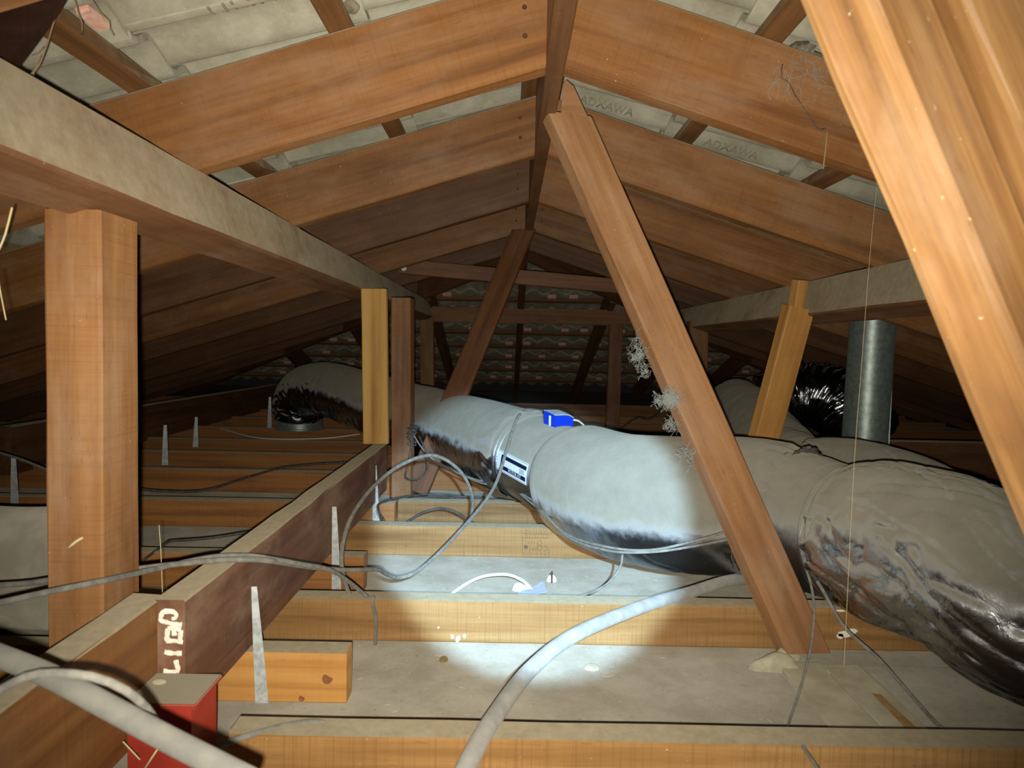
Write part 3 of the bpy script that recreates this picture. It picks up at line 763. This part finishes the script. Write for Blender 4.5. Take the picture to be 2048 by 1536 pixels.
bars = [patch(0.18, 0.70, ap(0.16), ap(0.34), 0.0028), patch(0.715, 0.76, ap(0.16), ap(0.86), 0.0028), patch(0.18, 0.70, ap(0.66), ap(0.86), 0.0028)]
joined('label_bars', bars, M['ink'], parent=lab)
lines = [patch(0.165, 0.855, ap(0.04), ap(0.055), 0.0027, 2), patch(0.165, 0.855, ap(0.94), ap(0.955), 0.0027, 2)]
arrow = [on_ring(0.775, ap(0.16), 0.0028), on_ring(0.775, ap(0.86), 0.0028), on_ring(0.845, ap(0.62), 0.0028), on_ring(0.845, ap(0.36), 0.0028)]
joined('label_lines', lines+[(arrow, [(0, 1, 2, 3)])][:0], M['ink'], parent=lab)
def wrap_text(s, size, fc, qc, mat, lift):
    me = text_mesh(s, size, 0.0); Lr = (D1-D0).length
    for v in me.vertices:
        f = fc - v.co.x/Lr; an = ap(qc) - v.co.y/DR
        v.co = on_ring(f, an, lift)
    me.materials.append(mat); o = link('label_print', me, None); child_local(o, lab); return o
wrap_text('300', 0.020, 0.27, 0.51, M['ink'], 0.0030)
wrap_text('MOTOR KIT', 0.0145, 0.42, 0.76, M['label'], 0.0034)
# rear duct
rd = empty('insulated_duct', P(850, 842, 3.2), 'long silver duct running back left behind the thin strut, left of the blue motor', 'duct')
RP = [P(1060, 912, 2.395), P(1010, 896, 2.58), P(950, 874, 2.82), P(880, 852, 3.1), P(790, 824, 3.45), P(710, 795, 3.87), P(650, 778, 4.2), P(612, 783, 4.40), P(598, 806, 4.47), P(596, 832, 4.49)]
def rear_r(t, s, th):
    r = 0.150+0.003*nz(s*4, math.cos(th), math.sin(th)+9)
    r -= 0.0012*crease(s, th, 3.0, 14, 1.6, 1.5)
    r -= pinch(t, 0.0, 0.07, th, 3, 0.010, 14)
    low = max(0, -math.cos(th)+0.2); r -= 0.004*low*crease(s, th, 8.0, 34, 2.0, 0.6)
    if t > 0.72: r -= 0.008*crease(s, th, 5, 26, 2, 1)
    return r
duct_part('duct_wrap', RP, rear_r, M['foil_rear'], rd, nth=110, step=0.008)
c = P(600, 838, 4.49); ctop = V((c.x, c.y, 0.21))
sg_ = duct_part('spigot', [V((c.x, c.y, JH+0.005)), V((c.x, c.y, 0.14)), V((c.x, c.y, 0.22))], lambda t, s, th: 0.132+(0.012 if t < 0.06 else 0), M['galv'], rd, nth=48, step=0.01)
# second duct behind, on the right
d2 = empty('insulated_duct', P(1760, 1010, 1.95), 'dusty silver duct humped behind the front one, below the round flue', 'duct')
def back_r(t, s, th): return 0.152+0.010*nz(s*5, math.cos(th), math.sin(th)+2)-0.007*crease(s, th, 7, 8, 1.4, 3)
duct_part('duct_wrap', [P(2080, 1150, 1.85), P(1960, 1105, 1.86), P(1870, 1052, 1.92), P(1780, 1008, 2.0), P(1700, 985, 2.08), P(1625, 985, 2.14)], back_r, M['foil_front'], d2, nth=90, step=0.008, bare=lambda t, s, th: 0.3*streak(s, th, 2.2))
d3 = empty('insulated_duct', P(1520, 880, 2.9), 'dusty duct rising away behind the orange leaning prop', 'duct')
duct_part('duct_wrap', [P(1600, 965, 2.36), P(1565, 930, 2.62), P(1530, 880, 3.0), P(1500, 840, 3.35), P(1470, 815, 3.7)], lambda t, s, th: 0.145+0.006*nz(s*6, math.cos(th), math.sin(th))-0.006*crease(s, th, 4, 14, 1.5, 2), M['foil_front'], d3, nth=72, step=0.012)
d4 = empty('foil_duct', P(1640, 790, 3.6), 'bare crinkled foil duct bend beside the round flue', 'duct')
def bare_r(t, s, th): return 0.165+0.018*math.cos(34*t*math.pi+2*nz(th*1.5, t*6, 0))*(0.4+0.6*abs(nz(th*1.2, t*9, 3)))+0.010*nz(s*30, math.cos(th)*4, math.sin(th)*4)
duct_part('duct_wrap', [P(1520, 850, 3.95), P(1560, 800, 3.9), P(1625, 790, 3.85), P(1690, 815, 3.72), P(1725, 870, 3.6)], bare_r, M['foil_bare'], d4, nth=80, step=0.006)

# flue
fx, fy = P(1737, 760, 2.80).x, 2.80
fl = empty('flue_pipe', (fx, fy, 0), 'round galvanised flue pipe standing behind the ducts under the right rafters', 'pipe')
duct_part('pipe', [V((fx-0.012, fy, 0.0)), V((fx, fy, 0.5)), V((fx+0.012, fy, RB+RVH-TAN*abs(fx-RX)+0.02))], lambda t, s, th: 0.080, M['galv'], fl, nth=64, step=0.03)
gs = [box_geo((fx-0.010+0.012*0, fy-0.0805, 0.5), (0.004, 0.003, 0.9))]
vs, fs = tube_geo([V((fx+0.076, fy-0.02, 0.05)), V((fx+0.079, fy-0.02, 0.78))], 0.003, 6)
joined('seam', [(vs, fs)], M['galv'], parent=fl)

# dusty wrapped duct low at the far left
dl = empty('insulated_duct', (-1.2, 1.56, 0), 'grey dust-covered duct lying low behind the thick left post', 'duct')
duct_part('duct_wrap', [V((-1.9, 1.60, 0.135)), V((-1.5, 1.56, 0.135)), V((-1.1, 1.54, 0.135)), V((-0.90, 1.54, 0.135))], lambda t, s, th: 0.125+0.006*nz(s*6, math.cos(th)*2, math.sin(th)*2), M['wool'], dl, nth=48, step=0.02)

# ------------------------------------------------------------------ cables and conduits
tube('conduit', [P(-80, 1282, .63), P(0, 1312, .62), P(100, 1352, .6), P(200, 1405, .58), P(330, 1475, .56), P(500, 1562, .53)], 0.0092, M['conduit'], 'thick grey conduit across the bottom left corner, nearest the camera', 'conduit', nth=20)
tube('conduit', [P(905, 1600, .86), P(942, 1515, .925), P(985, 1440, 1.015), P(1060, 1340, 1.175), P(1150, 1270, 1.32), P(1280, 1215, 1.47), P(1380, 1185, 1.57), P(1460, 1161, 1.655), P(1520, 1160, 1.74), P(1580, 1162, 1.82)], 0.0128, M['conduit_mid'], 'grey flexible conduit curving over the front joists in the middle', 'conduit', nth=20)
cable([(-30, 1398, .57), (25, 1366, .565), (80, 1347, .56), (180, 1352, .555), (250, 1380, .57), (292, 1415, .60), (310, 1440, .62)], .0034, M['cable'], 'thin grey cable looping over the thick conduit at the lower left')
cable([(-30, 1212, .95), (100, 1183, .96), (200, 1163, .99), (320, 1136, 1.135), (380, 1122, 1.172), (430, 1113, 1.19), (480, 1111, 1.195), (520, 1114, 1.198), (600, 1128, 1.27), (660, 1140, 1.38), (700, 1165, 1.48), (745, 1199, 1.535), (790, 1204, 1.60)], .0042, M['cable'], 'grey cable crossing in front of the thick left post, over the hanging beam')
cable([(-30, 1172, 1.145), (60, 1166, 1.145), (160, 1150, 1.145), (262, 1139, 1.147), (340, 1130, 1.152), (430, 1121, 1.162), (500, 1119, 1.172), (540, 1122, 1.20), (620, 1134, 1.36), (690, 1140, 1.48), (755, 1139, 1.57), (770, 1147, 1.61), (800, 1155, 1.66), (845, 1135, 1.70), (915, 1067, 1.85), (985, 980, 2.1), (1012, 905, 2.22), (1033, 840, 2.33), (1052, 820, 2.46), (1085, 822, 2.62)], .0046, M['cable'], 'long grey cable climbing over the duct by the blue motor')
cable([(706, 1203, 1.535), (690, 1165, 1.55), (683, 1110, 1.57), (700, 1040, 1.65), (745, 975, 1.78), (805, 928, 1.92), (868, 911, 2.06), (920, 942, 2.15), (945, 995, 2.21), (938, 1055, 2.27)], .0046, M['cable'], 'big grey cable loop standing above the joists beside the far strap')
cable([(748, 1192, 1.50), (745, 1205, 1.495), (752, 1240, 1.497), (750, 1300, 1.495), (748, 1345, 1.42)], .0035, M['cable'], 'grey cable hanging down the face of the second joist')
cable([(778, 1056, 2.26), (757, 1020, 2.32), (770, 1002, 2.40), (850, 989, 2.56), (935, 994, 2.56), (1010, 1000, 2.58)], .0040, M['cable_dark'], 'dark cable lying bent on top of the joist behind the stamped one')
cable([(775, 1003, 2.52), (860, 994, 2.55), (940, 998, 2.55), (1020, 1003, 2.56)], .0036, M['cable_dark'], 'dark cable running straight beside the bent one on the joist')
cable([(795, 1056, 2.30), (850, 1024, 2.32), (900, 1020, 2.32), (962, 1056, 2.30)], .0040, M['cable_dark'], 'low dark cable arch rising behind the stamped joist')
for k, lb in ((0, 'upper thin grey wire of the pair sagging in front of the torch-lit duct'), (1, 'lower thin grey wire of the pair sagging in front of the torch-lit duct')):
    o = 7*k
    cable([(826, 868, 2.67), (846, 898, 2.65), (880, 930-o/2, 2.62), (955, 960+o/2, 2.48), (1010, 968+o, 2.36), (1065, 1008-o, 2.1), (1130, 1066+o/2, 1.86), (1210, 1093+o, 1.64), (1300, 1100+o*.6, 1.56), (1400, 1079+o*1.6, 1.55), (1500, 1048+o*3, 1.55)], .0027, M['cable'], lb, name='wire')
cable([(1560, 1060, 1.55), (1606, 1125, 1.50), (1627, 1200, 1.43), (1622, 1290, 1.35), (1600, 1380, 1.285), (1576, 1455, 1.185), (1592, 1478, 1.03), (1612, 1502, .96), (1650, 1560, .90)], .0025, M['cable'], 'thin grey wire hanging in front of the foot of the big strut', name='wire')
cable([(1565, 1062, 1.56), (1612, 1128, 1.50), (1645, 1180, 1.45), (1690, 1255, 1.38), (1760, 1320, 1.34), (1830, 1399, 1.275), (1890, 1459, 1.17), (1960, 1470, 1.155), (2080, 1484, 1.14)], .0032, M['cable'], 'thin grey wire running from the strut to the lower right corner', name='wire')
cable([(1246, 1098, 1.66), (1238, 1140, 1.64), (1195, 1180, 1.63), (1120, 1201, 1.60)], .0026, M['cable'], 'thin wire curving down below the torch-lit duct to the second joist', name='wire')
cable([(880, 1206, 1.74), (925, 1172, 1.80), (965, 1153, 1.85), (1015, 1149, 1.88), (1048, 1163, 1.88), (1064, 1180, 1.86)], .0042, M['cable_white'], 'short white cable coming out of the ceiling board between two joists')
cable([(425, 1497, .945), (450, 1487, .958), (500, 1470, .977), (560, 1454, .998), (610, 1444, 1.012), (645, 1445, 1.012), (668, 1456, 1.03)], .0042, M['cable'], 'grey cable lying over the left end of the nearest joist')
cable([(240, 972, 2.60), (320, 982, 2.62), (410, 980, 2.7), (500, 953, 2.9), (580, 933, 3.1), (700, 924, 3.2)], .0050, M['cable_dark'], 'dark cable slung across the left joists behind the thick post')
cable([(282, 1124, 1.80), (330, 1088, 1.86), (345, 1082, 1.9), (420, 1076, 1.95), (510, 1062, 2.0)], .0036, M['cable_dark'], 'dark cable behind the hanging beam, right of the thick post')
cable([(-20, 900, 2.3), (40, 918, 2.25), (110, 946, 2.2)], .0040, M['cable'], 'pale thin cable at the left edge crossing the strap')
cable([(440, 857, 4.45), (520, 876, 4.0), (640, 877, 3.9), (720, 868, 3.95)], .0035, M['cable_white'], 'pale thin wire on the far left joists in front of the duct elbow', name='wire')
cable([(1770, 884, 3.10), (1900, 888, 3.10), (2090, 896, 3.10)], .0028, M['cable_white'], 'thin pale wire along the top of the dark right beam', name='wire')
cable([(1143, 840, 2.30), (1155, 841, 2.32), (1168, 851, 2.36), (1180, 868, 2.40)], .0028, M['cable_white'], 'short white lead from the blue damper motor')
cable([(1240, 858, 4.5), (1275, 836, 4.5), (1300, 838, 4.5), (1335, 812, 4.5)], .0045, M['cable_dark'], 'dark far cable between the rear middle post and the big strut')
cable([(828, 840, 2.68), (818, 862, 2.67), (824, 884, 2.66), (816, 930, 2.64), (812, 955, 2.62), (835, 958, 2.6), (855, 940, 2.6), (852, 905, 2.62), (838, 872, 2.66)], .0028, M['cable_dark'], 'thin black cable ring hanging at the foot of the thin far strut')
pts = []
for i in range(26):
    pts.append((824+8*math.sin(i*2.1)+4*math.sin(i*.7), 852+i*1.5+6*math.cos(i*1.7), 2.665+0.012*math.sin(i*1.3)))
cable(pts, .0024, M['cable_dark'], 'small tangle of black cable between the dark post and the thin far strut')
tube('thread', [P(1757, 335, 1.32), P(1739, 520, 1.25), P(1721, 760, 1.15), P(1708, 930, 1.1), P(1688, 1330, 1.0)], 0.0002, M['straw'], 'single cobweb thread hanging down in front of the right ducts', 'thread', nth=5, step=0.05)

# ------------------------------------------------------------------ plaster, strips, debris
pz = lambda x, y, z=0.0: PZ(x, y, z)
blob('plaster_lump', pz(1562, 1340), 0.050, 0.022, 0.026, M['plaster'], 'flat pale plaster lump left of the foot of the big strut', 'plaster')
blob('plaster_lump', pz(1575, 1318), 0.024, 0.020, 0.034, M['plaster'], 'rough upright plaster lump touching the foot of the big strut', 'plaster')
blob('plaster_lump', pz(1660, 1347), 0.045, 0.012, 0.008, M['plaster'], 'low plaster smear at the right of the strut foot', 'plaster')
blob('plaster_lump', pz(1182, 1335), 0.016, 0.018, 0.006, M['plaster'], 'small grey plaster chip in front of the second joist', 'plaster')
blob('plaster_lump', pz(1040, 1180), 0.022, 0.018, 0.020, M['plaster_white'], 'white plaster lump where the white cable ends', 'plaster')
blob('plaster_lump', pz(1105, 1163), 0.014, 0.010, 0.016, M['plaster_white'], 'small white plaster lump right of the torn paper', 'plaster')
tube('nail', [pz(1104, 1165, 0.012), pz(1104, 1143, 0.034)], 0.0018, M['nail'], 'single nail standing in the small white plaster lump', 'nail', smooth_path=False)
g = [pz(x, y, 0.004+0.003*(i % 2)) for i, (x, y) in enumerate(((1030, 1192), (1044, 1182), (1062, 1178), (1085, 1163), (1090, 1172), (1094, 1184), (1070, 1190)))]
vs = g+[p+V((0, 0, 0.0012)) for p in g]; n = len(g)
joined('paper_scrap', [(vs, [tuple(range(n-1, -1, -1)), tuple(range(n, 2*n))]+[(i, (i+1) % n, n+(i+1) % n, n+i) for i in range(n)])], plain('lilac_paper', rgb(180, 184, 204), 0.8), 'torn pale lilac paper scrap beside the white cable end', 'paper')
# plaster strips on the board at the right
for x0, x1, h, mt, lb in ((0.530, 0.612, 0.010, 'strip', 'pale plaster strip on the board below the strut foot'), (0.618, 0.690, 0.007, 'strip', 'pale plaster strip on the board right of the first'), (0.700, 0.93, 0.005, 'floor', 'dusty board strip under the front duct')):
    beam('plaster_strip', ((x0+x1)/2, 1.030, h/2), ((x0+x1)/2, 1.428, h/2), x1-x0, h, M[mt], lb, 'strip', rough=0.004, ch=0.0015)
beam('glue_seam', (0.655, 1.05, 0.009), (0.662, 1.30, 0.009), 0.012, 0.006, M['stain'], 'long brown glue line on the plaster strip', 'glue', rough=0.006, ch=0.0015)
beam('glue_seam', (0.566, 1.035, 0.0115), (0.550, 1.14, 0.0115), 0.022, 0.005, M['stain'], 'short brown glue patch on the strip near the nearest joist', 'glue', rough=0.006, ch=0.001)
# white dabs on joist B and others
def dab(px, py, Y, w_, h_, parent, mat=None, name='paint_dab'):
    c = P(px, py, Y); vs = []; n = 12
    for k in range(n):
        a = 2*math.pi*k/n; r = 1+0.35*nz(k*.9, px*.1, 2)
        vs.append(c+V((w_/2*math.cos(a)*r, 0, h_/2*math.sin(a)*r)))
    vs2 = [v+V((0, -0.0012, 0)) for v in vs]
    return joined(name, [(vs+vs2, [tuple(range(n)), tuple(range(2*n-1, n-1, -1))]+[(i, n+i, n+(i+1) % n, (i+1) % n) for i in range(n)])], mat or M['white'], parent=parent)
for a in ((905, 1273, .007, .009), (916, 1277, .010, .014), (929, 1272, .007, .009), (877, 1255, .004, .004)): dab(a[0], a[1], 1.5148, a[2], a[3], jB)
for a in ((1690, 1268, .030, .014), (1705, 1262, .020, .010), (1680, 1272, .014, .012), (1680, 1221, .03, .004)): dab(a[0], a[1], 1.5148, a[2], a[3], jB)
for a in ((1554, 1098, .006, .010), (1570, 1118, .006, .010), (1525, 1128, .005, .009), (1560, 1108, .004, .004)): pass
# rotated lumber stamp on joist C
def ink(geos, parent): return joined('ink_stamp', geos, M['stamp'], parent=parent)
CY = 2.1535
def bar(x0, y0, x1, y1, th=0.0011):
    a, b = P(1020+x0/19.2, 1045+y0/19.2, CY), P(1020+x1/19.2, 1045+y1/19.2, CY)
    d = (b-a).normalized(); nn = V((-d.z, 0, d.x))*th/2
    vs = [a+nn, a-nn, b-nn, b+nn]; vs += [v+V((0, -0.0005, 0)) for v in vs]
    return vs, [(0, 1, 2, 3), (7, 6, 5, 4), (0, 4, 5, 1), (1, 5, 6, 2), (2, 6, 7, 3), (3, 7, 4, 0)]
def circ(cx, cy, rx, ry, th=0.0011, n=14):
    return [bar(cx+rx*math.cos(2*math.pi*k/n), cy+ry*math.sin(2*math.pi*k/n), cx+rx*math.cos(2*math.pi*(k+1)/n), cy+ry*math.sin(2*math.pi*(k+1)/n), th) for k in range(n)]
st_ = [bar(480, 420, 1460, 435), bar(500, 600, 1460, 605), bar(480, 500, 490, 1300), bar(490, 1320, 1480, 1330), bar(1470, 450, 1470, 600), bar(1480, 1000, 1490, 1320)]
for x in (600, 680, 770, 870, 970, 1070, 1200, 1290, 1380): st_.append(bar(x, 450, x, 590, 0.0009))
for x in (600, 690, 780, 880, 1000, 1110, 1200, 1300, 1400): st_.append(bar(x, 240, x+25, 380, 0.0009))
st_ += circ(1140, 790, 80, 100)+circ(1140, 980, 85, 105)+[bar(1270, 910, 1410, 905), bar(1410, 905, 1405, 1080), bar(1405, 1080, 1270, 1080)]
st_ += [bar(600, 690, 640, 720), bar(740, 720, 690, 820), bar(860, 700, 800, 830), bar(940, 740, 930, 840), bar(760, 990, 750, 1100), bar(820, 990, 880, 1080), bar(880, 1080, 920, 990), bar(990, 960, 985, 1090)]
for k, x in enumerate((560, 640, 720, 800, 880, 960, 1060, 1140, 1220, 1300, 1380)): st_.append(bar(x, 1170, x+(20 if k % 2 else -15), 1270, 0.0009))
ink(st_, jC)
ds = P(1052, 1094, CY); dab(1052, 1094, CY+0.0005, .012, .011, jC, M['stamp'], 'ink_stamp')
# raised maker's letters on tiles
def emboss(key, s, size, u, v, flip=False):
    t = embossed.get(key)
    if not t: return
    me = text_mesh(s, size, 0.0020, 1.1); me.materials.append(M['letters'])
    o = link('embossed_letters', me, None, t)
    for q in me.vertices:
        a, b = (u-q.co.x, v+q.co.y) if flip else (u+q.co.x, v-q.co.y)
        n = AMP*(1-math.cos(2*math.pi*(b+TWD/2)/0.15+0.6))+0.026*a/TL-0.0002-q.co.z
        q.co = V((a, b, n))
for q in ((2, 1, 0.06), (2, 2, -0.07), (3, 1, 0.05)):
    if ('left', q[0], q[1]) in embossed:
        lg = link('pink_highlight', HIGHLIGHT, None, embossed[('left', q[0], q[1])]); lg.location = (0.004, q[2], 0.008); lg.scale = (1, 1, 0.45)  # pink highlights near the battens, painted as thin blocks
emboss(('right', 0, 5), 'ADXAWA', 0.032, 0.20, 0.108)
emboss(('right', 1, 5), 'ADXAWA', 0.032, 0.19, 0.108)
emboss(('left', 1, 3), 'ULIIVU', 0.050, 0.16, 0.128, True)
# cobweb fluff on the big strut
def fluff(name, c, r, n, steps, thick, label, cat='cobweb', sx=1.0, sz=1.0):
    rnd = random.Random(int(c.x*1e4)); gs = []
    for i in range(n):
        p = c+V((rnd.gauss(0, r*.45)*sx, rnd.gauss(0, r*.25), rnd.gauss(0, r*.5)*sz)); d = V((rnd.gauss(0, 1), rnd.gauss(0, 1), rnd.gauss(0, 1))).normalized(); path = [p.copy()]
        for k in range(steps):
            d = (d+V((rnd.gauss(0, .8), rnd.gauss(0, .8), rnd.gauss(0, .8)))+(c-p)*(0.35/r)).normalized(); p = p+d*r*0.16; path.append(p.copy())
        gs.append(tube_geo(path, thick, 3))
    return joined(name, gs, M['web'], label, cat, kind='stuff')
fluff('cobweb', P(1276, 710, 1.50), 0.026, 60, 9, 0.00035, 'pale cobweb fluff on the left edge of the big strut, upper clump', sx=.5, sz=1.4)
fluff('cobweb', P(1290, 740, 1.50), 0.016, 25, 9, 0.00035, 'thin wisp of cobweb below the upper clump on the big strut')
fluff('cobweb', P(1341, 800, 1.47), 0.022, 130, 10, 0.00035, 'round white cobweb nest on the edge of the big strut')
fluff('cobweb', P(1318, 800, 1.49), 0.016, 30, 10, 0.00035, 'loose cobweb strands left of the white nest')
fluff('cobweb', P(1345, 850, 1.50), 0.018, 40, 9, 0.00035, 'cobweb wisps under the white nest on the big strut')
fluff('cobweb', P(1375, 905, 1.50), 0.022, 22, 10, 0.0004, 'lowest cobweb wisp hanging between the big strut and the duct')
fluff('cobweb', P(1600, 160, 1.335), 0.06, 22, 12, 0.0003, 'faint cobweb spread over the largest right rafter', sx=1.3)
# roots through the tiles at the top left
for i, (pts, lb) in enumerate((([(128, -10, 1.0), (112, 30, 1.0), (100, 70, 1.0), (92, 95, 0.99), (78, 130, .98), (60, 150, .98), (28, 168, .97)], 'longest dry root hanging before the dark offcut at the top left'),
        ([(148, -10, 1.05), (158, 30, 1.05), (164, 45, 1.06), (164, 68, 1.08)], 'dry root hanging right of the longest one'),
        ([(180, -10, 1.06), (200, 25, 1.07), (218, 42, 1.08), (220, 58, 1.09), (228, 72, 1.1)], 'thin dry root lying against the tile, rightmost'),
        ([(85, 95, .985), (74, 108, .985), (60, 114, .98)], 'short dry root branch beside the batten'),
        ([(80, 112, .98), (70, 140, .98), (60, 172, .97)], 'fine dry root hanging beside the longest one'))):
    cable(pts, 0.0011 if i in (0, 1) else 0.0006, M['root'], lb, 'root', name='dry_root', nth=5)
cable([(1565, 128, 1.335), (1563, 155, 1.335), (1578, 165, 1.335), (1590, 190, 1.333), (1612, 222, 1.333), (1636, 258, 1.333), (1650, 256, 1.335)], 0.0010, M['cable_dark'], 'thin dark twig hanging on the largest right rafter', 'twig', name='dry_twig', nth=5)
cable([(1654, 262, 1.33), (1651, 300, 1.33), (1646, 338, 1.33)], 0.0013, M['root'], 'pale straw hanging below the dark twig', 'straw', name='straw', nth=5)
cable([(24, 415, .9), (10, 470, .9), (-5, 505, .9)], 0.0013, M['straw'], 'pale grass stalk at the left edge beside the thick post', 'straw', name='straw', nth=5)
cable([(-4, 550, .9), (2, 590, .9), (12, 640, .9)], 0.0007, M['straw'], 'fine grass stalk hanging at the left edge below the other', 'straw', name='straw', nth=5)
cable([(138, 1095, 1.015), (152, 1083, 1.012), (166, 1075, 1.016)], 0.0022, M['straw'], 'wood splinter sticking to the thick left post', 'splinter', name='splinter', nth=5)
cable([(318, 1050, 1.24), (322, 1110, 1.23), (325, 1190, 1.22)], 0.0006, M['straw'], 'fine upright straw beyond the lettered beam end', 'straw', name='straw', nth=5)
cable([(246, 1483, .86), (280, 1519, .86)], 0.0009, M['straw'], 'thin straw on the red bracket, left one', 'straw', name='straw', nth=5, smooth_path=False)
cable([(290, 1536, .86), (322, 1488, .86)], 0.0011, M['straw'], 'thin straw on the red bracket, right one', 'straw', name='straw', nth=5, smooth_path=False)
blob('dead_leaf', pz(888, 1320), 0.008, 0.014, 0.004, M['stain'], 'small brown dead leaf on the board in front of the second joist', 'leaf', sub=2)
# scattered grit and straw bits lying on the board
rnd = random.Random(5); gs = []
for i in range(260):
    y = rnd.choice((rnd.uniform(1.04, 1.50), rnd.uniform(1.57, 2.14))); x = rnd.uniform(-0.34, 0.52)
    a = rnd.uniform(0, math.pi); L = rnd.choice((0.0015, 0.002, 0.003, 0.012)); wd = 0.0008 if L > 0.01 else L*0.7
    gs.append(box_geo((x, y, 0.0008), (L, wd, 0.0016), Matrix.Rotation(a, 3, 'Z')))
joined('floor_grit', gs, M['strip'], 'scattered pale grit and straw bits on the ceiling board', 'debris', kind='stuff')
# mortar lumps bedded on tile edges
for i, (px, py, Y, a, lb) in enumerate(((1590, 62, 1.50, .055, 'rough dark mortar under the tiles at the top right'), (1420, 268, 1.86, .022, 'mortar dab on the tile edge above the second right batten'), (1670, 360, 1.86, .025, 'grey mortar dab on the tile edge left of the near strut'),
        (815, 255, 1.86, .018, 'mortar dab on the tile edge right of the second left batten'), (520, 335, 1.86, .022, 'mortar dab on the tile edge above the left purlin'), (705, 20, 1.36, .014, 'mortar dab on the tile edge beside the upper left batten'))):
    c = P(px, py, Y); X = c.x
    blob('mortar_dab', V((X, Y, RB+RVH-TAN*abs(X-RX)+0.040)), a, a*1.1, a*0.55, M['mortar'], lb, 'mortar', flat=False, amp=0.4, sc=60)
